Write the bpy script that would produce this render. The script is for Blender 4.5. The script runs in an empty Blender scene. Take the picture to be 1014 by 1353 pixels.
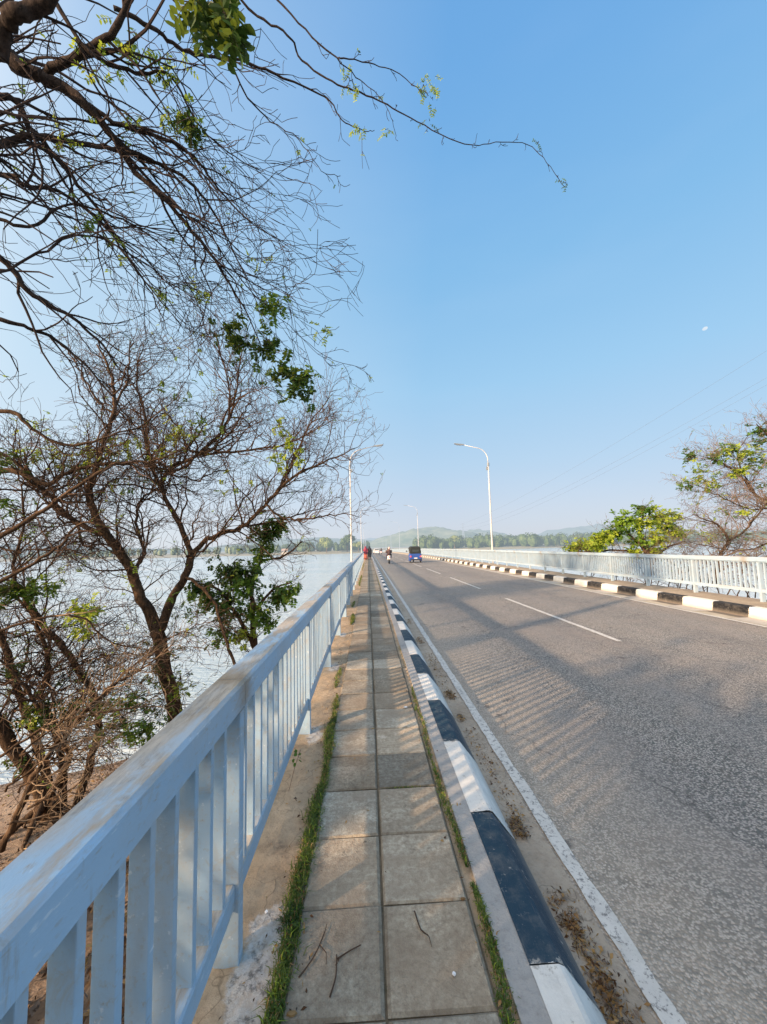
import bpy, math, random
from mathutils import Vector, Matrix
random.seed(7)
R = math.radians
sc = bpy.context.scene
col = sc.collection

# ------------------------------------------------------------------ camera
EYE = 1.6; F = 508.0
ya, pt, ro = R(2.419), R(5.083), R(1.48)
fw = Vector((math.sin(ya)*math.cos(pt), math.cos(ya)*math.cos(pt), math.sin(pt)))
r0 = Vector((math.cos(ya), -math.sin(ya), 0)); u0 = r0.cross(fw)
cxv = r0*math.cos(ro) - u0*math.sin(ro)
cyv = r0*math.sin(ro) + u0*math.cos(ro)
cam = bpy.data.cameras.new('camera'); co = bpy.data.objects.new('camera', cam); col.objects.link(co)
co.matrix_world = Matrix(((cxv.x, cyv.x, -fw.x, 0), (cxv.y, cyv.y, -fw.y, 0), (cxv.z, cyv.z, -fw.z, EYE), (0, 0, 0, 1)))
cam.sensor_fit = 'HORIZONTAL'; cam.sensor_width = 36; cam.lens = 36*F/1014
cam.clip_start = 0.02; cam.clip_end = 20000
sc.camera = co

def at(x, y, Y):
    """world point whose road distance is Y (metres), measured off the photograph"""
    d = fw + cxv*((x-507)/F) + cyv*((676.5-y)/F)
    t = Y/d.y
    return Vector((d.x*t, Y, EYE+d.z*t))

# ------------------------------------------------------------------ light
SUN_EL = R(16.5); TR = Vector((0.82, 0.57, 0)).normalized()
sdir = Vector((TR.x*math.cos(SUN_EL), TR.y*math.cos(SUN_EL), -math.sin(SUN_EL)))
sl = bpy.data.lights.new('sun', 'SUN'); sl.energy = 9.0; sl.angle = R(1.1); sl.color = (1.0, 0.68, 0.42)
so = bpy.data.objects.new('sun', sl); col.objects.link(so)
so.rotation_euler = sdir.to_track_quat('-Z', 'Y').to_euler()
w = bpy.data.worlds.new('World'); sc.world = w; w.use_nodes = True
nt = w.node_tree; nt.nodes.clear()
N = nt.nodes.new; LK = nt.links.new
sky = N('ShaderNodeTexSky'); sky.sky_type = 'NISHITA'; sky.sun_disc = False
sky.sun_elevation = SUN_EL; sky.sun_rotation = math.atan2(-TR.x, -TR.y)
sky.air_density = 1.0; sky.dust_density = 0.6; sky.ozone_density = 1.2; sky.altitude = 0
tc = N('ShaderNodeTexCoord'); sep = N('ShaderNodeSeparateXYZ'); LK(tc.outputs['Generated'], sep.inputs[0])
# humid haze: pale veil thick at the horizon, thinning with elevation
ramp = N('ShaderNodeValToRGB'); LK(sep.outputs['Z'], ramp.inputs[0])
e = ramp.color_ramp.elements
stops = [(0.0, (5.0, 5.45, 6.5)), (0.08, (4.8, 5.5, 6.75)), (0.20, (4.0, 5.55, 7.2)), (0.38, (3.0, 5.3, 7.55)),
         (0.60, (2.05, 4.5, 7.3)), (0.80, (1.45, 3.7, 7.0)), (1.0, (1.15, 3.15, 6.5))]
e[0].position = 0; e[0].color = (*[c/10 for c in stops[0][1]], 1)
e[1].position = 1; e[1].color = (*[c/10 for c in stops[-1][1]], 1)
for p_, c_ in stops[1:-1]:
    q = e.new(p_); q.color = (*[c/10 for c in c_], 1)
sc10 = N('ShaderNodeVectorMath'); sc10.operation = 'SCALE'; sc10.inputs['Scale'].default_value = 10.0
LK(ramp.outputs[0], sc10.inputs[0])
# brighter veil toward the west bank (left)
lm = N('ShaderNodeMapRange'); lm.inputs['From Min'].default_value = 0.15; lm.inputs['From Max'].default_value = -0.95
lm.inputs['To Min'].default_value = 0.0; lm.inputs['To Max'].default_value = 0.62; LK(sep.outputs['X'], lm.inputs['Value'])
mixl = N('ShaderNodeMix'); mixl.data_type = 'RGBA'; LK(lm.outputs[0], mixl.inputs['Factor'])
LK(sc10.outputs[0], mixl.inputs['A']); mixl.inputs['B'].default_value = (8.0, 8.7, 8.9, 1)
# soft streaks of thin cirrus
mp = N('ShaderNodeMapping'); mp.inputs['Scale'].default_value = (1.2, 1.2, 4.5); LK(tc.outputs['Generated'], mp.inputs[0])
nz = N('ShaderNodeTexNoise'); nz.inputs['Scale'].default_value = 1.6; nz.inputs['Detail'].default_value = 5; LK(mp.outputs[0], nz.inputs['Vector'])
cm = N('ShaderNodeMapRange'); cm.inputs['From Min'].default_value = 0.5; cm.inputs['From Max'].default_value = 0.9
cm.inputs['To Max'].default_value = 0.05; LK(nz.outputs[0], cm.inputs['Value'])
mixc = N('ShaderNodeMix'); mixc.data_type = 'RGBA'; LK(cm.outputs[0], mixc.inputs['Factor'])
LK(mixl.outputs['Result'], mixc.inputs['A']); mixc.inputs['B'].default_value = (8.5, 9, 9.4, 1)
mix2 = N('ShaderNodeMix'); mix2.data_type = 'RGBA'; mix2.inputs['Factor'].default_value = 0.86
LK(sky.outputs[0], mix2.inputs['A']); 
# warm glow added to the sky behind the viewer to lift the ambient light
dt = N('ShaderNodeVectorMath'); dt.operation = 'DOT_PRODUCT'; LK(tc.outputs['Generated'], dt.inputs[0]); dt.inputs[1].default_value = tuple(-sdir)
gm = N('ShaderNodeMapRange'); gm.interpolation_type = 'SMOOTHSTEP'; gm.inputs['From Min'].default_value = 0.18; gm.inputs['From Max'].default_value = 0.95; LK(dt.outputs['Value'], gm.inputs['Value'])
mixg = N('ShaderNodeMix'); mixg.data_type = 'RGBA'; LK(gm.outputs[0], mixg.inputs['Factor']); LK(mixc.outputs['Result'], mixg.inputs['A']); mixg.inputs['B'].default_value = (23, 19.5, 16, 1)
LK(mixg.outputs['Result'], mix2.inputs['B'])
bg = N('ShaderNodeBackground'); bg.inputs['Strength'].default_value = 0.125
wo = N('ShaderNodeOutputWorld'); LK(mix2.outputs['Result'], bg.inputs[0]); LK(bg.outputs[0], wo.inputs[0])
sc.view_settings.view_transform = 'Standard'; sc.view_settings.look = 'None'
sc.view_settings.exposure = 0; sc.view_settings.gamma = 1
sc.cycles.max_bounces = 6; sc.cycles.diffuse_bounces = 3; sc.cycles.transparent_max_bounces = 8
HAZE = (0.56, 0.66, 0.77)

# ------------------------------------------------------------------ materials
class NT:
    def __init__(s, name):
        s.m = bpy.data.materials.new(name); s.m.use_nodes = True; s.t = s.m.node_tree
        s.b = s.t.nodes['Principled BSDF']; s.out = s.t.nodes['Material Output']
        s.tc = s.n('ShaderNodeTexCoord'); s.pos = s.n('ShaderNodeNewGeometry').outputs['Position']
    def n(s, k): return s.t.nodes.new(k)
    def l(s, a, b): s.t.links.new(a, b)
    def mapv(s, scale, v=None):
        m = s.n('ShaderNodeMapping'); m.inputs['Scale'].default_value = scale; s.l(v or s.pos, m.inputs[0]); return m.outputs[0]
    def noise(s, scale, detail=6, v=None, rough=0.6, dist=0):
        n = s.n('ShaderNodeTexNoise'); n.inputs['Scale'].default_value = scale; n.inputs['Detail'].default_value = detail
        n.inputs['Roughness'].default_value = rough; n.inputs['Distortion'].default_value = dist
        s.l(v or s.pos, n.inputs['Vector']); return n.outputs[0]
    def vor(s, scale, v=None, feat='F1', out='Distance'):
        n = s.n('ShaderNodeTexVoronoi'); n.feature = feat; n.inputs['Scale'].default_value = scale
        s.l(v or s.pos, n.inputs['Vector']); return n.outputs[out]
    def rng(s, v, a, b, c=0., d=1.):
        n = s.n('ShaderNodeMapRange'); n.inputs['From Min'].default_value = a; n.inputs['From Max'].default_value = b
        n.inputs['To Min'].default_value = c; n.inputs['To Max'].default_value = d; s.l(v, n.inputs['Value']); return n.outputs[0]
    def mix(s, f, a, b, mode='MIX'):
        n = s.n('ShaderNodeMix'); n.data_type = 'RGBA'; n.blend_type = mode
        for k, x in (('Factor', f), ('A', a), ('B', b)):
            if isinstance(x, (int, float)): n.inputs[k].default_value = x
            elif isinstance(x, tuple): n.inputs[k].default_value = (*x, 1)
            else: s.l(x, n.inputs[k])
        return n.outputs['Result']
    def math(s, op, a, b=0.):
        n = s.n('ShaderNodeMath'); n.operation = op
        for i, x in enumerate((a, b)):
            if isinstance(x, (int, float)): n.inputs[i].default_value = x
            else: s.l(x, n.inputs[i])
        return n.outputs[0]
    def bump(s, h, strength=0.5, dist=0.01):
        n = s.n('ShaderNodeBump'); n.inputs['Strength'].default_value = strength; n.inputs['Distance'].default_value = dist
        s.l(h, n.inputs['Height']); s.l(n.outputs[0], s.b.inputs['Normal']); return n
    def col(s, c, rough=0.8, spec=0.3):
        if isinstance(c, tuple): s.b.inputs['Base Color'].default_value = (*c, 1)
        else: s.l(c, s.b.inputs['Base Color'])
        s.b.inputs['Roughness'].default_value = rough; s.b.inputs['Specular IOR Level'].default_value = spec
        return s
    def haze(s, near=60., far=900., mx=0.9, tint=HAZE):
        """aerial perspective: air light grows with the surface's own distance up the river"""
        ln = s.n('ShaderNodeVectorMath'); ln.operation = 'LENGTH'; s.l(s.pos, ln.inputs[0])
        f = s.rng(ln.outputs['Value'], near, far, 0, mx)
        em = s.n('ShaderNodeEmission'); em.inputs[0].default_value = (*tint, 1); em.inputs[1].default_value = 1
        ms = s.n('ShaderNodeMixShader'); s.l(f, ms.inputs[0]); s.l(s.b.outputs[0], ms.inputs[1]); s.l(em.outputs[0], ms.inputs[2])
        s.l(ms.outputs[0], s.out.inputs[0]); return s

def simple(name, c, rough=0.6, spec=0.3, var=0.25, scale=6., metal=0.):
    t = NT(name); n = t.noise(scale, 5)
    t.col(t.mix(t.rng(n, 0.3, 0.7), tuple(x*(1-var) for x in c), tuple(min(1, x*(1+var)) for x in c)), rough, spec)
    t.b.inputs['Metallic'].default_value = metal
    return t.m

# --- painted steel railing: pale blue with grime, chips and rust
def m_rail(name, base, dirt):
    t = NT(name)
    n1 = t.noise(1.0, 8, t.mapv((14, 3.2, 14)), 0.65)
    n2 = t.noise(1.0, 6, t.mapv((60, 22, 60)), 0.7)
    n3 = t.noise(1.0, 3, t.mapv((2.5, 1.4, 2.5)))
    gn = t.n('ShaderNodeNewGeometry'); sp = t.n('ShaderNodeSeparateXYZ'); t.l(gn.outputs['Normal'], sp.inputs[0])
    up = t.rng(sp.outputs['Z'], 0.5, 0.9)
    c = t.mix(t.rng(n3, 0.35, 0.65), base, tuple(x*0.86 for x in base))
    streak = t.rng(n1, 0.46, 0.60)
    c = t.mix(t.math('MULTIPLY', t.math('MULTIPLY', up, streak), 0.95*dirt), c, (0.38, 0.32, 0.245))
    c = t.mix(t.math('MULTIPLY', t.rng(n3, 0.47, 0.60), t.math('MULTIPLY', up, 0.8*dirt)), c, (0.50, 0.43, 0.34))
    c = t.mix(t.rng(n2, 0.56, 0.70, 0, 0.65*dirt), c, (0.33, 0.31, 0.28))
    c = t.mix(t.math('MULTIPLY', t.math('SUBTRACT', 1.0, up), t.rng(t.noise(1, 6, t.mapv((7, 3, 4)), .65), .42, .7, 0, .55*dirt)), c, (0.40, 0.43, 0.44))
    c = t.mix(t.rng(n2, 0.70, 0.73, 0, 0.85*dirt), c, (0.15, 0.075, 0.04))
    c = t.mix(t.rng(t.noise(1, 8, t.mapv((22, 22, 2.4)), .75), .60, .70, 0, .5*dirt), c, (0.30, 0.27, 0.22))
    c = t.mix(t.rng(t.noise(1, 8, t.mapv((30, 8, 30)), .7), .62, .66, 0, .5*dirt), c, (0.70, 0.76, 0.80))
    c = t.mix(t.rng(t.noise(1, 4, t.mapv((9, 9, 3))), 0.6, 0.75, 0, 0.35*dirt), c, (0.34, 0.36, 0.36))
    big = t.noise(1.0, 9, t.mapv((7, 2.1, 7)), .75, .8)
    c = t.mix(t.math('MULTIPLY', t.math('MULTIPLY', up, t.rng(big, .44, .56)), .72*dirt), c, t.mix(t.rng(t.noise(1, 8, t.mapv((70, 9, 70)), .8), .4, .62), (.50, .45, .37), (.20, .17, .13)))
    c = t.mix(t.math('MULTIPLY', t.math('SUBTRACT', 1.0, up), t.rng(big, .54, .64, 0, .5*dirt)), c, (.36, .36, .33))
    # grime creeping from the butt joints of the rail
    sy_ = t.n('ShaderNodeSeparateXYZ'); t.l(t.pos, sy_.inputs[0])
    jf = t.math('ABSOLUTE', t.math('SUBTRACT', t.math('FRACT', t.math('ADD', t.math('DIVIDE', t.math('SUBTRACT', sy_.outputs['Y'], 1.6914), 3.73), 20.5)), .5))
    jd = t.math('MULTIPLY', t.rng(t.math('ADD', jf, t.math('MULTIPLY', t.math('SUBTRACT', n2, .5), .06)), .004, .035, 1, 0), t.rng(sy_.outputs['Z'], .90, .98))
    c = t.mix(t.math('MULTIPLY', jd, .75*dirt), c, (.27, .20, .12))
    t.col(c, 0.5, 0.35); t.bump(t.math('ADD', n2, big), 0.35, 0.004)
    t.haze(40, 500, 0.6)
    return t.m
M = {}
M['rail'] = m_rail('rail_paint', (0.35, 0.52, 0.68), 1.0)
M['rail_far'] = m_rail('rail_paint_pale', (0.33, 0.46, 0.58), 0.8)

# --- paving slabs (a colour attribute gives every slab its own shade)
def m_slab():
    t = NT('paving_slab'); at_ = t.n('ShaderNodeAttribute'); at_.attribute_name = 'tone'
    n1 = t.noise(3.2, 8, rough=0.7); n2 = t.noise(38, 8, rough=0.75); n3 = t.noise(0.9, 3); n4 = t.vor(140)
    c = t.mix(t.rng(n1, 0.36, 0.62), (0.34, 0.30, 0.23), (0.58, 0.53, 0.42))
    c = t.mix(t.rng(n2, 0.40, 0.66, 0, 0.9), c, (0.20, 0.16, 0.12))
    c = t.mix(t.rng(t.noise(1.1, 9, rough=.8, dist=1.0), .45, .58, 0, .65), c, (0.25, 0.20, 0.145))
    c = t.mix(t.rng(t.noise(4.5, 9, rough=.8, dist=1.5), .57, .66, 0, .6), c, (0.15, 0.125, 0.095))
    c = t.mix(t.rng(t.vor(30), .0, .10, .5, 0), c, (0.12, 0.10, 0.08))
    c = t.mix(t.rng(t.noise(7, 8, rough=.8, dist=.6), .48, .66, 0, .5), c, (0.25, 0.20, 0.15))
    c = t.mix(t.rng(t.noise(2.3, 8, rough=.75, v=t.mapv((1, 1, 1))), .60, .74, 0, .6), c, (0.66, 0.61, 0.53))
    c = t.mix(t.rng(n3, 0.45, 0.7, 0, 0.4), c, (0.40, 0.33, 0.25))
    c = t.mix(t.rng(n4, 0.0, 0.25, 0.35, 0), c, (0.52, 0.49, 0.44))
    c = t.mix(1.0, c, at_.outputs['Color'], 'MULTIPLY')
    c = t.mix(t.rng(t.noise(14, 5), 0.66, 0.74, 0, 0.7), c, (0.08, 0.07, 0.055))
    t.col(c, 0.92, 0.15); t.bump(t.math('ADD', n2, t.math('MULTIPLY', n4, 0.6)), 0.55, 0.006); t.haze(60, 600, 0.5); return t.m
M['slab'] = m_slab()
def m_conc(name, a, b, stain=(0.10, 0.09, 0.08), st=0.5, crack=True, patch=None):
    t = NT(name); n1 = t.noise(2.2, 8, rough=0.7); n2 = t.noise(30, 8, rough=0.75)
    c = t.mix(t.rng(n1, 0.32, 0.68), a, b)
    c = t.mix(t.rng(n2, 0.5, 0.75, 0, 0.6), c, tuple(x*0.55 for x in a))
    c = t.mix(t.rng(t.noise(5, 7, rough=0.7), 0.56, 0.72, 0, st), c, stain)
    if crack:
        dn = t.n('ShaderNodeVectorMath'); dn.operation = 'ADD'; nn = t.n('ShaderNodeTexNoise'); nn.inputs['Scale'].default_value = 6
        t.l(t.pos, nn.inputs['Vector']); sc_ = t.n('ShaderNodeVectorMath'); sc_.operation = 'SCALE'; sc_.inputs['Scale'].default_value = 0.25
        t.l(nn.outputs['Color'], sc_.inputs[0]); t.l(t.pos, dn.inputs[0]); t.l(sc_.outputs[0], dn.inputs[1])
        v = t.vor(2.6, dn.outputs[0], 'DISTANCE_TO_EDGE')
        c = t.mix(t.rng(v, 0.0, 0.008, 0.55, 0), c, tuple(x*0.3 for x in a))
    if patch:                     # pale cement smeared around a post foot
        for (px_, py_, pr_) in patch:
            sb = t.n('ShaderNodeVectorMath'); sb.operation = 'SUBTRACT'; t.l(t.pos, sb.inputs[0]); sb.inputs[1].default_value = (px_, py_, 0)
            ml = t.n('ShaderNodeVectorMath'); ml.operation = 'MULTIPLY'; t.l(sb.outputs[0], ml.inputs[0]); ml.inputs[1].default_value = (1.6, .62, 0)
            ln = t.n('ShaderNodeVectorMath'); ln.operation = 'LENGTH'; t.l(ml.outputs[0], ln.inputs[0])
            f = t.math('ADD', ln.outputs['Value'], t.math('MULTIPLY', t.noise(9, 7, rough=.75), .30))
            f = t.rng(f, pr_+.15, pr_+.19, 1, 0)
            c = t.mix(t.math('MULTIPLY', f, t.rng(n2, .35, .55, .35, 1)), c, (0.60, 0.585, 0.55))
            c = t.mix(t.math('MULTIPLY', f, t.rng(t.noise(16, 8, rough=.8), .50, .62, 0, .8)), c, (0.10, 0.095, 0.09))
    t.col(c, 0.92, 0.15); t.bump(t.math('ADD', n2, n1), 0.9, 0.014); t.haze(60, 600, 0.5); return t.m
M['verge'] = m_conc('worn_verge_concrete', (0.33, 0.25, 0.165), (0.56, 0.44, 0.31), (0.12, 0.095, 0.075), 0.85, patch=[(-.43, 1.62, .17), (-.50, 3.52, .07), (-.50, 5.4, .08), (-.5, 7.3, .08)])
M['kerb'] = m_conc('kerb_concrete', (0.34, 0.34, 0.33), (0.46, 0.45, 0.43), st=0.25, crack=False)
M['gutter'] = m_conc('gutter_concrete', (0.32, 0.27, 0.21), (0.50, 0.44, 0.36), (0.14, 0.10, 0.07), 0.7)
M['deck'] = m_conc('deck_concrete', (0.36, 0.34, 0.31), (0.46, 0.44, 0.40), st=0.4, crack=False)
def m_paint(name, c0, wear, under=(0.36, 0.35, 0.33), thr=0.62):
    t = NT(name); n = t.noise(26, 9, rough=0.75); n1 = t.noise(4, 5)
    c = t.mix(t.rng(n1, 0.3, 0.7), tuple(x*0.88 for x in c0), tuple(min(1, x*1.08) for x in c0))
    c = t.mix(t.rng(n, thr, thr+0.06, 0, wear), c, under)
    c = t.mix(t.rng(t.noise(9, 7, rough=0.7), 0.48, 0.72, 0, 0.5), c, tuple(x*0.62+0.03 for x in c0))
    c = t.mix(t.rng(t.noise(1, 7, t.mapv((60, 5, 60)), 0.7), 0.60, 0.74, 0, 0.25), c, (0.25, 0.22, 0.19))
    t.col(c, 0.6, 0.35); t.bump(n, 0.45, 0.006); t.haze(60, 600, 0.5); return t.m
M['kerb_white'] = m_paint('kerb_white_paint', (0.76, 0.75, 0.70), 0.85, (0.36, 0.34, 0.30), 0.60)
M['kerb_blue'] = m_paint('kerb_navy_paint', (0.016, 0.048, 0.078), 0.6, (0.10, 0.125, 0.14), 0.60)
M['kerb_black'] = m_paint('kerb_black_paint', (0.009, 0.010, 0.013), 0.35, (0.10, 0.10, 0.09), 0.68)
M['kerb_cream'] = m_paint('kerb_cream_paint', (0.78, 0.75, 0.64), 0.7)
M['line'] = m_paint('road_line_paint', (0.60, 0.59, 0.55), 0.9, (0.17, 0.165, 0.16), 0.525)

def m_kerb(name, y0, per, dark, light, under):
    t = NT(name); sp = t.n('ShaderNodeSeparateXYZ'); t.l(t.pos, sp.inputs[0])
    n = t.noise(26, 9, rough=.75); n1 = t.noise(4, 5); rag = t.noise(34, 6, rough=.7)
    y = t.math('ADD', sp.outputs['Y'], t.math('MULTIPLY', t.math('SUBTRACT', rag, .5), .05))
    fr = t.math('FRACT', t.math('ADD', t.math('DIVIDE', t.math('SUBTRACT', y, y0), 2*per), 50.0))
    isl = t.math('GREATER_THAN', fr, .5)
    edge = t.math('ABSOLUTE', t.math('SUBTRACT', t.math('FRACT', t.math('MULTIPLY', fr, 2.0)), .5))   # .5 at a joint
    base = t.mix(isl, dark, light)
    c = t.mix(t.rng(n1, .3, .7), t.mix(1., base, (.86, .86, .86), 'MULTIPLY'), base)
    c = t.mix(t.rng(t.noise(9, 8, rough=.75), .47, .70, 0, .55), c, t.mix(.5, base, (.27, .25, .22)))
    wear = t.math('ADD', n, t.rng(edge, .44, .5, 0, .10))
    c = t.mix(t.rng(wear, .60, .66, 0, .85), c, under)
    c = t.mix(t.rng(t.noise(1, 7, t.mapv((50, 7, 50)), .7), .58, .74, 0, .35), c, (.22, .20, .18))
    c = t.mix(t.rng(sp.outputs['Z'], -.2, -.09, .65, 0), c, t.mix(n, (.18, .15, .12), (.36, .32, .27)))
    c = t.mix(t.rng(t.noise(3.1, 3), .66, .70, 0, .5), c, (.10, .09, .085))
    t.col(c, .7, .3); t.bump(t.math('ADD', n, t.math('MULTIPLY', wear, .5)), .6, .008); t.haze(60, 600, .5); return t.m
M['kerb_left'] = m_kerb('kerb_paint_navy_white', 1.5876, .841, (.016, .046, .076), (.78, .77, .72), (.38, .36, .32))
M['kerb_right'] = m_kerb('kerb_paint_black_cream', 8.42, .91, (.010, .011, .014), (.72, .71, .66), (.34, .32, .28))

def m_asphalt():
    t = NT('asphalt')
    vc = t.vor(84, None, 'F1', 'Color'); vd = t.vor(84)
    sx = t.n('ShaderNodeSeparateColor'); t.l(vc, sx.inputs[0])
    n1 = t.noise(0.55, 6, t.mapv((1.0, 0.35, 1.0)), 0.6); n2 = t.noise(9, 8, rough=0.7); n3 = t.noise(2.4, 6, t.mapv((1, .5, 1)), 0.7)
    c = t.mix(t.rng(sx.outputs[0], .3, .8), (0.105, 0.12, 0.115), (0.55, 0.51, 0.46))
    c = t.mix(t.rng(vd, 0.35, 0.75, 0, 0.9), c, (0.085, 0.078, 0.07))
    c = t.mix(t.rng(sx.outputs[1], 0.86, 0.9, 0, 0.75), c, (0.46, 0.43, 0.39))
    c = t.mix(t.rng(n1, 0.35, 0.7, 0, 0.6), c, (0.165, 0.16, 0.16))
    c = t.mix(t.rng(n3, 0.45, 0.7, 0, 0.35), c, (0.34, 0.29, 0.245))
    # dusty band beside the gutter
    sp = t.n('ShaderNodeSeparateXYZ'); t.l(t.pos, sp.inputs[0])
    dust = t.math('MULTIPLY', t.rng(sp.outputs['X'], 1.0, 2.3, 1, 0), t.rng(n2, 0.25, 0.7, 0.35, 1))
    c = t.mix(t.math('MULTIPLY', dust, 0.75), c, (0.47, 0.41, 0.33))
    dust2 = t.math('MULTIPLY', t.rng(sp.outputs['X'], 6.9, 8.2, 0, 1), t.rng(n2, 0.25, 0.7, 0.3, 1))
    c = t.mix(t.math('MULTIPLY', dust2, 0.6), c, (0.33, 0.28, 0.23))
    # fine wandering cracks and dark sealed patches
    wn = t.n('ShaderNodeTexNoise'); wn.inputs['Scale'].default_value = 2.2; wn.inputs['Detail'].default_value = 6; t.l(t.pos, wn.inputs['Vector'])
    ws = t.n('ShaderNodeVectorMath'); ws.operation = 'SCALE'; ws.inputs['Scale'].default_value = 0.9; t.l(wn.outputs['Color'], ws.inputs[0])
    wa = t.n('ShaderNodeVectorMath'); wa.operation = 'ADD'; t.l(ws.outputs[0], wa.inputs[0]); t.l(t.pos, wa.inputs[1])
    ck = t.vor(0.42, wa.outputs[0], 'DISTANCE_TO_EDGE')
    c = t.mix(t.math('MULTIPLY', t.rng(ck, 0.0, 0.006, 0.7, 0), t.rng(n1, .42, .55)), c, (0.04, 0.04, 0.045))
    # small patches and oily spots
    c = t.mix(t.rng(t.noise(3.3, 3), 0.69, 0.72, 0, 0.65), c, (0.045, 0.045, 0.05))
    # polished wheel tracks
    for cx_ in (1.95, 3.5, 5.3, 6.9):
        a = t.math('ABSOLUTE', t.math('SUBTRACT', sp.outputs['X'], cx_))
        c = t.mix(t.math('MULTIPLY', t.rng(a, 0.0, 0.42, 0.22, 0), t.rng(n1, .3, .7, .4, 1)), c, (0.30, 0.285, 0.27))
    t.col(c, 0.85, 0.3)
    t.bump(t.math('ADD', t.math('MULTIPLY', vd, -1.0), t.math('MULTIPLY', n2, 0.5)), 0.75, 0.008)
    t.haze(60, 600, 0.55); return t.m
M['asphalt'] = m_asphalt()

def m_water():
    t = NT('water')
    n1 = t.noise(1.0, 6, t.mapv((0.30, 0.95, 1)), 0.6, 0.4); n2 = t.noise(1.0, 5, t.mapv((2.2, 5.0, 1)), 0.6)
    n3 = t.noise(1.0, 4, t.mapv((0.012, 0.06, 1)), 0.6)
    c = t.mix(t.rng(n3, 0.4, 0.65), (0.42, 0.54, 0.61), (0.56, 0.64, 0.68))
    t.col(c, 0.14, 0.7)
    b = t.bump(t.math('ADD', n1, t.math('MULTIPLY', n2, 0.5)), 0.75, 0.35)
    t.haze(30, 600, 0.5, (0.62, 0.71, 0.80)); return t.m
M['water'] = m_water()
def m_sand():
    t = NT('bank_sand'); n = t.noise(1.4, 7, rough=0.7); n2 = t.noise(24, 8, rough=0.75)
    sp = t.n('ShaderNodeSeparateXYZ'); t.l(t.pos, sp.inputs[0])
    c = t.mix(t.rng(n, 0.3, 0.7), (0.33, 0.245, 0.185), (0.52, 0.42, 0.33))
    c = t.mix(t.rng(n2, 0.46, 0.70, 0, 0.85), c, (0.17, 0.11, 0.08))
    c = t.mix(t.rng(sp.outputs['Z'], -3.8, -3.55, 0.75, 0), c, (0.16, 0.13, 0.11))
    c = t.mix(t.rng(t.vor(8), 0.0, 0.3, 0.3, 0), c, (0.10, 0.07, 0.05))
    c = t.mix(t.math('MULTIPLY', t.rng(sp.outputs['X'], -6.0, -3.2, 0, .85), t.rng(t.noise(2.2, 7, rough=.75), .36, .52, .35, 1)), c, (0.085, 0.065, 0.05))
    t.col(c, 0.95, 0.1); t.bump(t.math('ADD', n2, n), 0.9, 0.05); return t.m
M['sand'] = m_sand()
def m_bark(name, a, b):
    t = NT(name); n = t.noise(1, 8, t.mapv((26, 26, 7)), 0.7); n2 = t.noise(3, 4)
    c = t.mix(t.rng(n, 0.35, 0.65), a, b)
    c = t.mix(t.rng(n2, 0.55, 0.7, 0, 0.5), c, tuple(x*1.7 for x in b))
    t.col(c, 0.95, 0.1); t.bump(n, 0.9, 0.02); return t.m
M['bark'] = m_bark('bark', (0.020, 0.015, 0.012), (0.115, 0.075, 0.048))
M['bark_dark'] = m_bark('bark_dark', (0.016, 0.013, 0.013), (0.062, 0.048, 0.042))
M['twig'] = simple('twig_bark', (0.085, 0.056, 0.040), 0.9, 0.1, 0.4, 3)
M['twig_dark'] = simple('twig_bark_dark', (0.042, 0.033, 0.032), 0.9, 0.1, 0.4, 3)
M['twig_pale'] = simple('dry_twig_bark', (0.20, 0.15, 0.105), 0.9, 0.1, 0.4, 3)
def m_leaf(name, a, b, tr=0.45):
    t = NT(name); n = t.noise(7, 3)
    c = t.mix(t.rng(n, 0.35, 0.65), a, b); t.col(c, 0.5, 0.3)
    tl = t.n('ShaderNodeBsdfTranslucent'); t.l(t.mix(0.3, c, (0.45, 0.55, 0.05)), tl.inputs[0])
    ms = t.n('ShaderNodeMixShader'); ms.inputs[0].default_value = tr
    t.l(t.b.outputs[0], ms.inputs[1]); t.l(tl.outputs[0], ms.inputs[2]); t.l(ms.outputs[0], t.out.inputs[0]); return t.m
M['leaf'] = m_leaf('leaf_green', (0.045, 0.12, 0.018), (0.12, 0.23, 0.04))
M['leaf_dark'] = m_leaf('leaf_dark', (0.014, 0.045, 0.010), (0.04, 0.10, 0.02), 0.3)
M['leaf_lime'] = m_leaf('leaf_lime', (0.24, 0.36, 0.04), (0.46, 0.54, 0.07))
M['leaf_dry'] = m_leaf('leaf_dry', (0.23, 0.12, 0.045), (0.40, 0.27, 0.12), 0.2)
M['grass'] = m_leaf('grass_blade', (0.035, 0.075, 0.015), (0.12, 0.18, 0.035), 0.3)
def m_far(name, a, b, near, far, mx, scale=0.15):
    t = NT(name); n = t.noise(scale, 7, rough=0.7); t.col(t.mix(t.rng(n, 0.35, 0.65), a, b), 0.95, 0.05)
    t.haze(near, far, mx); return t.m
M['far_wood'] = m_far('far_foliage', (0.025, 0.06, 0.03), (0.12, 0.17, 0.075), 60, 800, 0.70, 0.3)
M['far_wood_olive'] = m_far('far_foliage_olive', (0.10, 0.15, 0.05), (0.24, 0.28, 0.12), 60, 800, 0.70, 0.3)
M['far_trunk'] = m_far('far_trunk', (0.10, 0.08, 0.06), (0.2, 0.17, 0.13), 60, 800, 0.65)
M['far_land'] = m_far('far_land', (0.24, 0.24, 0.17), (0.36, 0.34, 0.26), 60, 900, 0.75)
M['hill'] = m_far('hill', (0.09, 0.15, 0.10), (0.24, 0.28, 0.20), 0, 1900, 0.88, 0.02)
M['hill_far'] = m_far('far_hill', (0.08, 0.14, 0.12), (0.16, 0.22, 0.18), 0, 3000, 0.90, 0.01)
def m_lamp(name, c, rough=0.5, metal=0.):
    t = NT(name); t.col(c, rough, 0.4); t.b.inputs['Metallic'].default_value = metal; t.haze(36, 150, 0.82); return t.m
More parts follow.
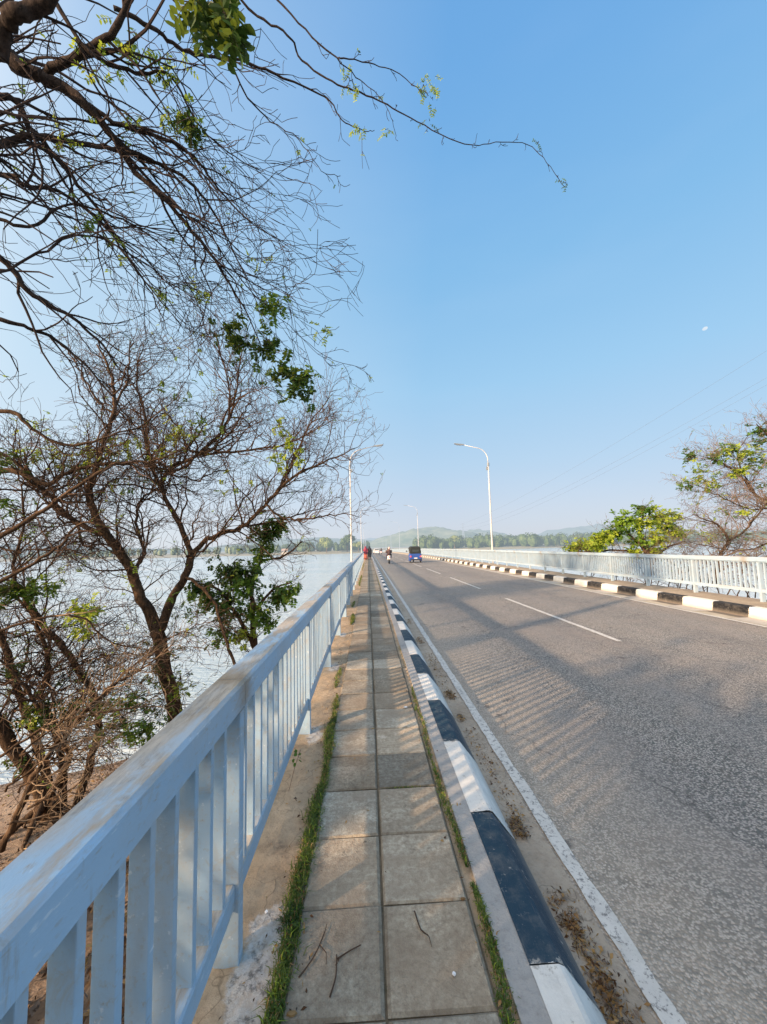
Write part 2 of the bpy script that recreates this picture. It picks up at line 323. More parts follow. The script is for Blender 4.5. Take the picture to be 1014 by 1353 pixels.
M['pole'] = m_lamp('pole_paint', (0.50, 0.50, 0.49))
M['lamp_grey'] = m_lamp('lamp_housing', (0.20, 0.24, 0.28))
M['lamp_glass'] = m_lamp('lamp_glass', (0.35, 0.40, 0.45), 0.15)
def m_rock():
    t = NT('rock'); n = t.noise(3, 8, rough=0.7); c = t.mix(t.rng(n, 0.3, 0.7), (0.16, 0.18, 0.21), (0.42, 0.45, 0.49))
    t.col(c, 0.9, 0.2); t.bump(n, 0.8, 0.05); return t.m
M['rock'] = m_rock()
def pl(name, c, rough=0.4, spec=0.5, metal=0.):
    t = NT(name); n = t.noise(12, 4); t.col(t.mix(t.rng(n, .3, .7), tuple(x*.88 for x in c), tuple(min(1, x*1.1) for x in c)), rough, spec)
    t.b.inputs['Metallic'].default_value = metal; t.haze(20, 500, 0.6); return t.m
M['blue_body'] = pl('blue_car_paint', (0.02, 0.07, 0.30), 0.3)
M['canvas'] = pl('black_canvas', (0.008, 0.012, 0.011), 0.9)
M['rubber'] = pl('rubber', (0.02, 0.02, 0.02), 0.85)
M['glass_dark'] = pl('dark_glass', (0.03, 0.04, 0.04), 0.1)
M['tail_red'] = pl('red_lens', (0.75, 0.08, 0.10), 0.25)
M['plate'] = pl('white_plate', (0.75, 0.75, 0.7), 0.5)
M['metal'] = pl('dull_metal', (0.35, 0.35, 0.36), 0.4, 0.5, 0.6)
M['white_body'] = pl('white_panel', (0.75, 0.74, 0.72), 0.3)
M['skin'] = pl('skin', (0.22, 0.12, 0.075), 0.6)
M['maroon'] = pl('maroon_cloth', (0.22, 0.02, 0.05), 0.9)
M['orange'] = pl('orange_cloth', (0.62, 0.16, 0.10), 0.9)
M['black'] = pl('black_cloth', (0.018, 0.016, 0.022), 0.9)
M['dark_cloth'] = pl('dark_brown_cloth', (0.05, 0.028, 0.03), 0.9)
M['pink'] = pl('pale_pink_cloth', (0.62, 0.42, 0.40), 0.9)
M['navy'] = pl('navy_cloth', (0.05, 0.06, 0.12), 0.9)
M['hair'] = pl('black_hair', (0.012, 0.010, 0.010), 0.6)
M['white_bit'] = simple('white_litter', (0.8, 0.8, 0.8), 0.5)
M['wall_white'] = m_far('far_wall_white', (0.6, 0.58, 0.54), (0.72, 0.70, 0.66), 60, 900, 0.55)
M['roof_red'] = m_far('far_roof', (0.30, 0.24, 0.21), (0.38, 0.31, 0.27), 60, 900, 0.6)
def m_moon():  # the moon's sunlit brightness is put in as emission
    t = NT('moon_glow'); em = t.n('ShaderNodeEmission'); n = t.noise(0.004, 3)
    t.l(t.mix(t.rng(n, .35, .65), (0.62, 0.76, 0.90), (0.86, 0.92, 0.97)), em.inputs[0]); t.l(em.outputs[0], t.out.inputs[0]); return t.m
M['moon'] = m_moon()

# ------------------------------------------------------------------ mesh helpers
class MB:
    def __init__(s): s.v = []; s.f = []; s.mi = []; s.sm = []
    def quad(s, *p, m=0):
        b = len(s.v); s.v += [tuple(q) for q in p]; s.f.append(tuple(range(b, b+len(p)))); s.mi.append(m)
    def box(s, x0, x1, y0, y1, z0, z1, m=0, fn=None):
        P = [(x0, y0, z0), (x1, y0, z0), (x1, y1, z0), (x0, y1, z0), (x0, y0, z1), (x1, y0, z1), (x1, y1, z1), (x0, y1, z1)]
        if fn: P = [fn(p) for p in P]
        b = len(s.v); s.v += P
        for f in ((0, 3, 2, 1), (4, 5, 6, 7), (0, 1, 5, 4), (1, 2, 6, 5), (2, 3, 7, 6), (3, 0, 4, 7)):
            s.f.append(tuple(b+i for i in f)); s.mi.append(m)
    def tube(s, pts, rad, sides=6, m=0, caps=True):
        n = len(pts); b = len(s.v); u = None
        for i in range(n):
            t = (pts[min(i+1, n-1)] - pts[max(i-1, 0)])
            if t.length < 1e-9: t = Vector((0, 0, 1))
            t.normalize()
            if u is None: u = t.orthogonal().normalized()
            else:
                u = u - t*u.dot(t)
                u = u.normalized() if u.length > 1e-6 else t.orthogonal().normalized()
            w_ = t.cross(u); r = rad[i] if isinstance(rad, (list, tuple)) else rad
            for k in range(sides):
                a = 2*math.pi*k/sides; s.v.append(tuple(pts[i] + (u*math.cos(a) + w_*math.sin(a))*r))
        for i in range(n-1):
            for k in range(sides):
                a = b+i*sides+k; c = b+i*sides+(k+1) % sides
                s.f.append((a, c, c+sides, a+sides)); s.mi.append(m)
        if caps:
            s.f.append(tuple(b+k for k in reversed(range(sides)))); s.mi.append(m)
            s.f.append(tuple(b+(n-1)*sides+k for k in range(sides))); s.mi.append(m)
    def sphere(s, c, rx, ry, rz, seg=12, rings=8, m=0, jit=0.):
        b = len(s.v)
        for i in range(rings+1):
            th = math.pi*i/rings
            for k in range(seg):
                ph = 2*math.pi*k/seg; j = 1+random.uniform(-jit, jit)
                s.v.append((c[0]+rx*j*math.sin(th)*math.cos(ph), c[1]+ry*j*math.sin(th)*math.sin(ph), c[2]+rz*j*math.cos(th)))
        for i in range(rings):
            for k in range(seg):
                a = b+i*seg+k; d = b+i*seg+(k+1) % seg
                s.f.append((a, a+seg, d+seg, d)); s.mi.append(m)
    def build(s, name, mats, parent=None, smooth=False, bevel=0., loc=None):
        me = bpy.data.meshes.new(name); me.from_pydata(s.v, [], s.f); me.update()
        if not isinstance(mats, (list, tuple)): mats = [mats]
        for m in mats: me.materials.append(m)
        if len(mats) > 1: me.polygons.foreach_set('material_index', s.mi)
        if smooth: me.polygons.foreach_set('use_smooth', [True]*len(me.polygons))
        o = bpy.data.objects.new(name, me); col.objects.link(o)
        if parent: o.parent = parent
        if loc: o.location = loc
        if bevel:
            bm = o.modifiers.new('bevel', 'BEVEL'); bm.width = bevel; bm.segments = 2; bm.limit_method = 'ANGLE'
        return o
def tag(o, label=None, cat=None, group=None, kind=None):
    for k, v in (('label', label), ('category', cat), ('group', group), ('kind', kind)):
        if v: o[k] = v
    return o
def empty(name, loc=(0, 0, 0), rz=0.):
    o = bpy.data.objects.new(name, None); col.objects.link(o); o.location = loc; o.rotation_euler.z = rz; o.empty_display_size = 0.2
    return o
def copy_tree(o, parent=None):
    c = o.copy(); col.objects.link(c)
    if parent: c.parent = parent
    for ch in list(o.children): copy_tree(ch, c)
    return c
def zd(y):                       # the deck is a long shallow crest
    return 0. if y < 20 else -4.2e-5*(y-20)**2
END = 332.
def stations(y0, y1):
    ys = []; y = y0
    while y < y1:
        ys.append(y); y += 2. if y < 20 else (4. if y < 120 else 8.)
    ys.append(y1); return ys
def strip(mb, x0, z0, x1, z1, y0, y1, m=0):
    ys = stations(y0, y1)
    for a, b in zip(ys, ys[1:]):
        mb.quad((x0, a, z0+zd(a)), (x1, a, z1+zd(a)), (x1, b, z1+zd(b)), (x0, b, z0+zd(b)), m=m)

# ------------------------------------------------------------------ the bridge deck, road, kerbs, pavement
Y0 = -12.
ROADZ = -0.20
m = MB(); strip(m, 0.84, ROADZ, 8.47, ROADZ, Y0, END+60); tag(m.build('road', M['asphalt']), kind='structure')
m = MB()                          # concrete gutters either side of the carriageway
strip(m, 0.83, ROADZ+0.004, 1.035, ROADZ+0.006, Y0, END); tag(m.build('gutter', M['gutter']), kind='structure')
m = MB(); strip(m, 7.93, ROADZ+0.004, 8.46, ROADZ+0.004, Y0, END)
tag(m.build('gutter', simple('pale_gutter', (0.44, 0.40, 0.32), .9, .1, .2, 3)), kind='structure')
def worn_line(x, wd, y0, y1, st=0.12):
    m = MB(); y = y0
    while y < y1:
        s_ = st if y < 14 else (1.0 if y < 40 else 4.0); b = min(y1, y+s_)
        j = 0.007 if y < 14 else 0.0
        l0 = x+random.uniform(-j, j); l1 = x+wd+random.uniform(-j, j)
        if y == y0: p0, p1 = l0, l1
        m.quad((p0, y, ROADZ+.009+zd(y)), (p1, y, ROADZ+.009+zd(y)), (l1, b, ROADZ+.009+zd(b)), (l0, b, ROADZ+.009+zd(b)))
        p0, p1 = l0, l1; y = b
    return m
tag(worn_line(1.055, 0.085, Y0, END).build('road_marking', M['line']), kind='structure')
tag(worn_line(7.82, 0.10, Y0, END).build('road_marking', M['line']), kind='structure')
m = MB()
for k in range(-2, 36):
    a = 6.84+k*8.55; b = a+5.7
    q = worn_line(4.39, 0.10, a, b); base = len(m.v); m.v += q.v; m.f += [tuple(i+base for i in f) for f in q.f]; m.mi += q.mi
tag(m.build('road_marking', M['line']), kind='structure')

# left kerb: bare strip, painted top and battered face in alternating navy and white
m = MB(); P_ = 0.841; K0 = 1.5876-6*P_*1.0
strip(m, 0.478, -0.25, 0.478, 0.0, Y0, END, 0)
strip(m, 0.478, 0.0, 0.578, 0.0, Y0, END, 0)
k = -18
while True:
    a = 1.5876+k*P_; b = a+P_; k += 1
    if b < Y0: continue
    if a > END: break
    mi = 2 if k % 2 else 1        # blocks 0.84 m long
    off = random.uniform(-.003, .003) if a < 15 else 0; zo = random.uniform(-.003, .003) if a < 15 else 0
    g = 0.006
    prof = [(0.578, 0.002), (0.690+off, 0.004+zo), (0.712+off, -0.006+zo), (0.845+off, -0.18), (0.852+off, ROADZ-0.02)]
    for (xa, za), (xb, zb) in zip(prof, prof[1:]):
        m.quad((xa, a, za+zd(a)), (xb, a, zb+zd(a)), (xb, b-g, zb+zd(b)), (xa, b-g, za+zd(b)), m=mi)
    m.quad(*[(x, b-g, z+zd(b)) for x, z in prof]+[(0.578, b-g, ROADZ-.02+zd(b))], m=0)
    m.quad((.578, b-g, -.006+zd(b)), (.70, b-g, -.006+zd(b)), (.70, b, -.006+zd(b)), (.578, b, -.006+zd(b)), m=0)
    m.quad((.70, b-g, -.010+zd(b)), (.842, b-g, -.19+zd(b)), (.842, b, -.19+zd(b)), (.70, b, -.010+zd(b)), m=0)
kl = m.build('kerb', [M['kerb'], M['kerb_left'], M['kerb_left']]); tag(kl, kind='structure')
# right kerb
m = MB(); Q_ = 0.91; k = -24
while True:
    a = 8.42+k*Q_; b = a+Q_; k += 1
    if b < Y0: continue
    if a > END: break
    mi = 2 if k % 2 else 1
    prof = [(7.97, ROADZ+.010), (8.45, ROADZ+.012), (8.475, 0.0), (8.50, 0.035), (8.66, 0.045)] if mi == 1 else \
           [(8.26, ROADZ+.010), (8.45, ROADZ+.012), (8.475, 0.0), (8.50, 0.035), (8.66, 0.045)]
    for (xa, za), (xb, zb) in zip(prof, prof[1:]):
        m.quad((xa, a, za+zd(a)), (xb, a, zb+zd(a)), (xb, b, zb+zd(b)), (xa, b, za+zd(b)), m=mi)
tag(m.build('kerb', [M['kerb'], M['kerb_right'], M['kerb_right']]), kind='structure')
# verge strip under the left railing and footway on the right
m = MB()
def rough_strip(m, x0, x1, z, y0, y1, nx, st, amp):
    ny = int((y1-y0)/st); b = len(m.v)
    for j in range(ny+1):
        y = y0+j*st
        for i in range(nx+1):
            x = x0+(x1-x0)*i/nx; m.v.append((x, y, z+zd(y)+random.uniform(-amp, amp)))
    for j in range(ny):
        for i in range(nx):
            a = b+j*(nx+1)+i; m.f.append((a, a+1, a+nx+2, a+nx+1)); m.mi.append(0)
rough_strip(m, -0.80, -0.325, -0.012, Y0, 16, 9, 0.06, 0.004)
strip(m, -0.80, -0.012, -0.325, -0.012, 15.96, END); strip(m, 0.405, -0.02, 0.482, -0.02, Y0, END)
tag(m.build('verge', M['verge']), kind='structure')
m = MB(); strip(m, -.34, -.010, .42, -.010, Y0, END); tag(m.build('joint_soil', m_conc('dark_joint_soil', (.10, .085, .06), (.24, .19, .13), (.03, .04, .02), .8, crack=False)), kind='structure')
m = MB(); strip(m, 8.658, 0.043, 9.55, 0.075, Y0, END); tag(m.build('footway', m_conc('dusty_footway', (0.30, 0.25, 0.19), (0.42, 0.35, 0.27))), kind='structure')
# paving slabs, two rows
me = bpy.data.meshes.new('pavement'); V = []; Fc = []; tone = []
sy = 0.4171; rng = random.Random(3)
for r_, (xa, xb) in enumerate(((-0.335, 0.022), (0.034, 0.412))):
    k = -30
    while True:
        a = 1.4563+k*sy; b = a+sy; k += 1
        if a > END: break
        near = a < 14
        dz = [rng.uniform(-.004, .004) if near else 0 for _ in range(4)]
        g = rng.uniform(.0012, .0045) if near else .002; e_ = rng.uniform(.007, .012)
        xj = rng.uniform(-.004, .004) if near else 0
        z_ = zd(a)
        base = len(V)
        def j(x, y, z):
            V.append((x+(rng.uniform(-.002, .002) if near else 0), y, z+z_))
        c4 = [(xa+xj, a+g), (xb+xj, a+g), (xb+xj, b-g), (xa+xj, b-g)]
        for i, (x, y) in enumerate(c4): j(x, y, -0.03)
        for i, (x, y) in enumerate(c4): j(x, y, -0.007+dz[i])
        for i, (x, y) in enumerate(c4):
            sx_ = 1 if i in (0, 3) else -1; sy_ = 1 if i in (0, 1) else -1
            j(x+sx_*e_, y+sy_*e_, dz[i])
        n_ = 0
        for f in ((0, 1, 5, 4), (1, 2, 6, 5), (2, 3, 7, 6), (3, 0, 4, 7), (4, 5, 9, 8), (5, 6, 10, 9), (6, 7, 11, 10), (7, 4, 8, 11), (8, 9, 10, 11)):
            Fc.append(tuple(base+i for i in f)); n_ += 1
        t_ = rng.uniform(0.76, 1.14); 
        if near and rng.random() < .25: t_ *= rng.choice((1.22, 1.15, .82))
        wv = rng.uniform(-.05, .05)
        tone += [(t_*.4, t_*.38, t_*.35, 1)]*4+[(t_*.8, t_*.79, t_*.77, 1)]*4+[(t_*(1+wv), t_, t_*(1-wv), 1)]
me.from_pydata(V, [], Fc); me.update(); me.materials.append(M['slab'])
ca = me.color_attributes.new('tone', 'FLOAT_COLOR', 'CORNER')
buf = []
for p_ in me.polygons:
    buf += list(tone[p_.index])*len(p_.vertices)
ca.data.foreach_set('color', buf)
o = bpy.data.objects.new('pavement', me); col.objects.link(o); tag(o, kind='structure')
# deck body and piers
m = MB(); ys = stations(13, END)
for a, b in zip(ys, ys[1:]):
    for (x0, z0, x1, z1) in ((-.80, -.9, -.80, -.012), (9.55, -.9, -.80, -.9), (9.55, .075, 9.55, -.9)):
        m.quad((x0, a, z0+zd(a)), (x1, a, z1+zd(a)), (x1, b, z1+zd(b)), (x0, b, z0+zd(b)))
for a, b in zip(stations(Y0, 13), stations(Y0, 13)[1:]):
    m.quad((-.8, a, -.9), (-.8, a, -.012), (-.8, b, -.012), (-.8, b, -.9)); m.quad((9.55, a, -.9), (9.55, b, -.9), (9.55, b, .075), (9.55, a, .075))
for k in range(11):
    y = 26+k*30
    m.box(-.4, 9.1, y-.6, y+.6, -1.75+zd(y), -.9+zd(y)); m.box(.9, 2.1, y-.5, y+.5, -7, -1.75+zd(y)); m.box(6.7, 7.9, y-.5, y+.5, -7, -1.75+zd(y))
m.box(-1.0, 9.7, 12.2, 13.4, -7, -.92)
tag(m.build('bridge_deck', M['deck']), kind='structure')

# ------------------------------------------------------------------ railings
SP = 1.865
def railing(name, label, mat, xin, side, yfirst, zb, H, nb):
    """xin = face toward the road, side = -1 when the railing lies to the left of it"""
    root = empty(name, (xin, 0, 0)); tag(root, label, 'railing')
    wd = 0.13
    n = int((END-yfirst)/SP)
    k0 = -2
    def prism(mb, prof, ya_, yb_):
        ys = [ya_]; 
        y = ya_
        while y < yb_-1e-6:
            y = min(yb_, y+SP*(1 if y < 40 else 3)); ys.append(y)
        for a, b in zip(ys, ys[1:]):
            for (p, q) in zip(prof, prof[1:]+prof[:1]):
                mb.quad((p[0]*side, a, p[1]+zd(a)), (q[0]*side, a, q[1]+zd(a)), (q[0]*side, b, q[1]+zd(b)), (p[0]*side, b, p[1]+zd(b)))
    m = MB(); ye = yfirst+n*SP
    z1 = H; prof = [(0.0, z1-.105), (0.0, z1-.012), (0.012, z1), (wd-.014, z1), (wd, z1-.012), (wd, z1-.10), (wd-.03, z1-.10), (wd-.03, z1-.13), (.03, z1-.13), (.03, z1-.105)]
    # top rail in lengths with a visible butt joint at every third post
    k = k0
    while yfirst+k*SP < ye:
        a = yfirst+k*SP; b = min(ye, a+SP*(2 if a < 30 else 12))
        mm_ = MB(); prism(m, prof, a+.0012, b-.0012)
        k += 2 if a < 30 else 12
    m.build('top_rail', mat, root)
    def ends(a): return a
    m = MB(); k = k0; bz = zb+.205
    prof = [(0.028, bz), (0.028, bz+.075), (.035, bz+.082), (.085, bz+.082), (.09, bz+.075), (.09, bz)]
    while k < n:
        a = yfirst+k*SP+.03; b = a+SP-.06
        prism(m, prof, a, b)
        for yy in (a, b):
            m.quad(*[(p*side, yy, q+zd(yy)) for p, q in prof])
        k += 1
    m.build('bottom_rail', mat, root)
    # posts
    pm = MB(); h = H-.125
    pm.box(min(0.012*side, .112*side), max(.012*side, .112*side), -.026, .026, zb-.02, h)
    proto = None; rest = MB()
    for i in range(k0, n+1):
        y = yfirst+i*SP
        if i-k0 < 100:
            if proto is None: proto = o = pm.build('post', mat, root, bevel=.004)
            else:
                o = proto.copy(); col.objects.link(o)
            o.location = (0, y, zd(y))
        else:
            rest.box(min(.012*side, .112*side), max(.012*side, .112*side), y-.026, y+.026, zb+zd(y), h+zd(y))
    rest.build('post', mat, root)['kind'] = 'stuff'
    bm_ = MB(); bm_.box(min(.034*side, .088*side), max(.034*side, .088*side), -.0125, .0125, bz+.07, h+.0)
    # small welds
    proto = None; rest = MB(); cnt = 0
    for i in range(k0, n):
        for j_ in range(1, nb):
            y = yfirst+i*SP+j_*SP/nb
            if y < -1.2: continue
            if cnt < 100:
                if proto is None: proto = o = bm_.build('baluster', mat, root, bevel=.0025)
                else: o = proto.copy(); col.objects.link(o)
                o.location = (0, y, zd(y)); o.rotation_euler.z = random.uniform(-.03, .03); o.rotation_euler.x = random.uniform(-.003, .003)
                cnt += 1
            else:
                rest.box(min(.034*side, .088*side), max(.034*side, .088*side), y-.0125, y+.0125, bz+.07+zd(y), h+zd(y))
    rest.build('baluster', mat, root)['kind'] = 'stuff'
    return root
railing('bridge_railing', 'pale blue painted steel railing with stained wide top rail along the left pavement edge', M['rail'], -0.526, -1, 1.7214-.03, 0.0, 1.061, 15)
railing('bridge_railing', 'white steel railing standing along the far right side of the bridge', M['rail_far'], 9.207, 1, 8.8376, 0.075, 1.115, 15)

# ------------------------------------------------------------------ street lamps
def make_lamp():
    r = empty('street_lamp')
    m = MB()
    m.tube([Vector((0, 0, z)) for z in (-1.2, 0, 3, 6, 8.5)], [.09, .085, .072, .06, .05], 12); m.build('pole', M['pole'], r, smooth=True)
    m = MB(); m.tube([Vector((0, 0, 8.42)), Vector((0, 0, 8.70))], .10, 12); m.box(-.19, -.07, -.05, .05, 8.05, 8.35); m.build('collar', M['lamp_grey'], r)
    m = MB(); pts = [Vector((0, 0, 8.6))]
    for i in range(1, 9):
        a = math.pi/2*i/8*0.86; pts.append(Vector((-(1-math.cos(a))*1.0, 0, 8.9+math.sin(a)*1.15)))
    pts.append(Vector((-2.2, 0, pts[-1].z+.34)))
    m.tube(pts, [.042]*4+[.032]*6, 8); m.build('arm', M['pole'], r, smooth=True)
    e_ = pts[-1]
    m = MB()
    m.box(-1, 0, -.5, .5, -.5, .5, fn=lambda p: (e_.x+.1+p[0]*.85, p[1]*(.24 if p[0] < -.5 else .16), e_.z-.01-p[0]*.11+p[2]*(.06 if p[0] < -.5 else .11)))
    h = m.build('lamp_head', M['lamp_grey'], r, bevel=.02)
    m = MB(); m.box(-1, 0, -.5, .5, -.5, .5, fn=lambda p: (e_.x-.12+p[0]*.5, p[1]*.17, e_.z-.065-p[0]*.07+p[2]*.03)); m.build('lens', M['lamp_glass'], h, bevel=.008)
    return r
lp = make_lamp(); first = True
ordn = ['nearest', 'second', 'third', 'fourth', 'fifth', 'sixth']
for side, X_, nm in ((1, 10.74, 'right'), (-1, -1.42, 'left')):
    for i in range(6):
        y = 33+i*49.
        o = lp if first else copy_tree(lp); first = False
        o.location = (X_, y, zd(y)); o.rotation_euler.z = 0 if side > 0 else math.pi
        tag(o, '%s white lamp post behind the %s railing of the bridge, arm reaching over the road' % (ordn[i], nm), 'street lamp', 'lamp posts along both sides of the bridge')

# ------------------------------------------------------------------ water, banks, far shore, hills
m = MB(); m.quad((-6000, -600, -3.8), (6000, -600, -3.8), (6000, 9000, -3.8), (-6000, 9000, -3.8)); tag(m.build('water', M['water']), kind='structure')
def grid(name, mat, x0, x1, nx, y0, y1, ny, fn, smooth=True):
    m = MB()
    for j in range(ny+1):
        for i in range(nx+1):
            x = x0+(x1-x0)*i/nx; y = y0+(y1-y0)*j/ny; m.v.append((x, y, fn(x, y)))
    for j in range(ny):
        for i in range(nx):
            a = j*(nx+1)+i; m.f.append((a, a+1, a+nx+2, a+nx+1)); m.mi.append(0)
    return tag(m.build(name, mat, smooth=smooth), kind='structure')
from mathutils import noise as mn
def zleft(x, y):
    sd = (x+8.8)*.47-(y-9.95)*.88
    n = mn.noise(Vector((x*.5, y*.5, 0)))*.35+mn.noise(Vector((x*2, y*2, 3)))*.10
    zb = -3.8+max(-1.5, min(sd*.2, 1.2))+n*.35
    ze = -.30-max(0, -.85-x)*1.05 + n*.35 - max(0, y-11)*.5
    return max(zb, ze)
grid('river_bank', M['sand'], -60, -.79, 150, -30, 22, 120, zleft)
def zright(x, y):
    n = mn.noise(Vector((x*.6, y*.6, 5)))*.4
    return max(-5, -.25-max(0, x-10.0)*.75+n*.4-max(0, y-24)*.3)
grid('river_bank', M['sand'], 9.54, 40, 60, -30, 40, 90, zright)
def zshore(x, y):
    sh = 340+mn.noise(Vector((x*.012, 0, 0)))*26+(max(0, min(1, (x-40)/120))*8)+(max(0, (-x-60))*.15)
    d = y-sh
    return -3.8+max(-2, min(d*.06, 2.2))+(mn.noise(Vector((x*.05, y*.05, 0)))*.4 if d > 0 else 0)
grid('far_shore', M['far_land'], -900, 1500, 240, 300, 1100, 60, zshore)
def hill(name, mat, cx_, cy_, sx_, sy_, h, nx=60, ny=24):
    return grid(name, mat, cx_-sx_, cx_+sx_, nx, cy_-sy_, cy_+sy_, ny,
                lambda x, y: -6+max(0, (math.cos(min(1, abs((x-cx_)/sx_))*math.pi)*.5+.5))*max(0, (math.cos(min(1, abs((y-cy_)/sy_))*math.pi)*.5+.5))*h*(1+.30*mn.noise(Vector((x*.012, y*.012, h)))+.14*mn.noise(Vector((x*.05, y*.05, h)))))
hill('hill', M['hill'], 215, 1300, 330, 300, 68); hill('hill', M['hill'], 420, 1450, 260, 250, 58)
hill('hill', M['hill_far'], -350, 2200, 900, 500, 62); hill('hill', M['hill_far'], -1900, 1900, 1500, 500, 60, 90)
hill('hill', M['hill_far'], 1350, 2300, 700, 500, 95); hill('hill', M['hill_far'], 2700, 2100, 1300, 500, 60)
hill('hill', M['hill_far'], 500, 3000, 1800, 500, 80)

# far woods: many small clumps of leaf faces on lumpy crowns
def crown_faces(mb, c, rx, rz, n, s, rg):
    for _ in range(n):
        while True:
            p = Vector((rg.uniform(-1, 1), rg.uniform(-1, 1), rg.uniform(-1, 1)))
            if .25 < p.length < 1: break
        if p.z < -.5: p.z *= .5
        q = Vector((c[0]+p.x*rx, c[1]+p.y*rx, c[2]+p.z*rz))
        nrm = (p+Vector((rg.uniform(-.6, .6), rg.uniform(-.6, .6), rg.uniform(-.3, .6)))).normalized()
        u = nrm.orthogonal().normalized(); u.rotate(Matrix.Rotation(rg.uniform(0, 6.28), 3, nrm)); v_ = nrm.cross(u)
        ss = s*rg.uniform(.6, 1.3)
        mb.quad(q-u*ss-v_*ss*.6, q+u*ss-v_*ss*.5, q+u*ss*.8+v_*ss*.7, q-u*ss*.7+v_*ss*.6)
rg = random.Random(11)
def far_wood(n, xf, yf, hr, mat, wide=1.0):
    mb = MB()
    for _ in range(n):
        x = xf(); y = yf(x); h = rg.uniform(*hr)
        r_ = h*rg.uniform(.28, .45)*wide
        mb.sphere((x, y, -2.5+h*.42), r_*.8, r_*.8, h*.42, 8, 6, jit=.15)
        for k in range(3):
            crown_faces(mb, (x+rg.uniform(-.5, .5)*r_, y+rg.uniform(-.5, .5)*r_, -2.5+h*rg.uniform(.4, .75)), r_*.75, h*.34, 46, h*.055, rg)
    return mb.build('woodland', mat)
o = far_wood(430, lambda: rg.uniform(48, 520), lambda x: 358+rg.uniform(0, 60), (9, 14.5), M['far_wood'])
tag(o, 'hazy belt of green trees along the far right shore behind the bridge', 'woodland', kind='stuff')
o = far_wood(70, lambda: rg.uniform(-130, 0), lambda x: 352+max(0, (-x-60))*.15+rg.uniform(8, 45), (7, 12), M['far_wood'])
tag(o, 'hazy low wood on the far left shore beyond the water', 'woodland', kind='stuff')
o = far_wood(160, lambda: rg.uniform(-800, -120), lambda x: 352+max(0, (-x-60))*.15+rg.uniform(8, 70), (6, 10), M['hill'])
tag(o, 'blue grey distant tree line across the river at far left', 'woodland', kind='stuff')
def far_tree(x, y, h, mat, label, wide=1.0):
    r = empty('tree', (x, y, -2.4)); tag(r, label, 'tree')
    m = MB(); m.tube([Vector((0, 0, -1)), Vector((.2, 0, h*.3)), Vector((0, 0, h*.6))], [h*.035, h*.028, h*.015], 7); m.build('trunk', M['far_trunk'], r)
    m = MB()
    for k in range(9):
        a = rg.uniform(0, 6.28); q = rg.uniform(.0, .3)*h*wide
        c_ = (math.cos(a)*q, math.sin(a)*q, h*rg.uniform(.42, .74)); rr = h*rg.uniform(.17, .27)*wide
        m.sphere(c_, rr*.7, rr*.7, rr*.62, 8, 6, jit=.2); crown_faces(m, c_, rr, rr*.85, 150, h*.028, rg)
    m.build('crown', mat, r)
far_tree(-37, 345, 15.5, M['far_wood_olive'], 'broad rounded olive green tree at the water edge on the far left shore', 1.25)
far_tree(-19, 352, 18, M['far_wood'], 'tall dark rounded tree just left of the first left lamp post', 1.0)
far_tree(-56, 352, 11, M['far_wood'], 'small dark green shore tree left of the broad olive one', 1.1)
far_tree(-9, 349, 10, M['far_wood_olive'], 'low pale tree on the far shore beside the end of the left railing', 1.2)
far_tree(60, 366, 14, M['far_wood'], 'leftmost tall tree of the right shore belt above the auto rickshaw', 1.0)
far_tree(84, 372, 15, M['far_wood_olive'], 'tall olive tree in the right shore belt left of the near lamp post', 1.0)
# little shore buildings
def house(x, y, w_, d_, h, label):
    r = empty('house', (x, y, -2.6)); tag(r, label, 'house')
    m = MB(); m.box(-w_/2, w_/2, -d_/2, d_/2, -1, h); wl = m.build('wall', M['wall_white'], r)
    m = MB(); v = [(-w_/2-.5, -d_/2-.5, h+.02), (w_/2+.5, -d_/2-.5, h+.02), (w_/2+.5, d_/2+.5, h+.02), (-w_/2-.5, d_/2+.5, h+.02), (-w_/2-.3, 0, h+1.9), (w_/2+.3, 0, h+1.9)]
    m.v = v; m.f = [(0, 1, 5, 4), (2, 3, 4, 5), (1, 2, 5), (3, 0, 4), (0, 3, 2, 1)]; m.mi = [0]*5; m.build('roof', M['roof_red'], r)
    for k in (-1, 1):
        m = MB(); m.box(k*w_*.27-.6, k*w_*.27+.6, -d_/2-.05, -d_/2-.003, 1, 2.3); m.build('window', M['glass_dark'], r)
house(-74, 347, 5, 4, 2.4, 'tiny white house on the far left shore among the bare branches')

# pylon and cables, moon
TX, TY = 190., 760.
r = empty('transmission_tower', (TX, TY, -3)); tag(r, 'faint lattice power pylon rising above the distant trees', 'pylon')
hz = NT('hazed_steel'); hz.col((.3, .33, .36), .6); hz.haze(0, 800, .80)
m = MB()
for a in (-1, 1):
    for b in (-1, 1): m.tube([Vector((a*4.5, b*4.5, 0)), Vector((a*1.1, b*1.1, 30)), Vector((a*.5, b*.5, 46))], .28, 4)
for k in range(8):
    z = k*5.; w0 = 4.5-3.4*z/30 if z < 30 else .9; z2 = z+5; w1 = 4.5-3.4*z2/30 if z2 < 30 else .7
    for b in (-1, 1):
        m.tube([Vector((-w0, b*w0, z)), Vector((w1, b*w1, z2))], .16, 4); m.tube([Vector((w0, b*w0, z)), Vector((-w1, b*w1, z2))], .16, 4)
m.build('lattice', hz.m, r)
for z, w_ in ((32, 7), (38, 6), (44, 5)):
    m = MB(); m.tube([Vector((-w_, 0, z)), Vector((w_, 0, z))], .25, 4); m.build('cross_arm', hz.m, r)
cb = NT('cable'); cb.col((.10, .12, .16), .8); cb.haze(0, 700, .6)
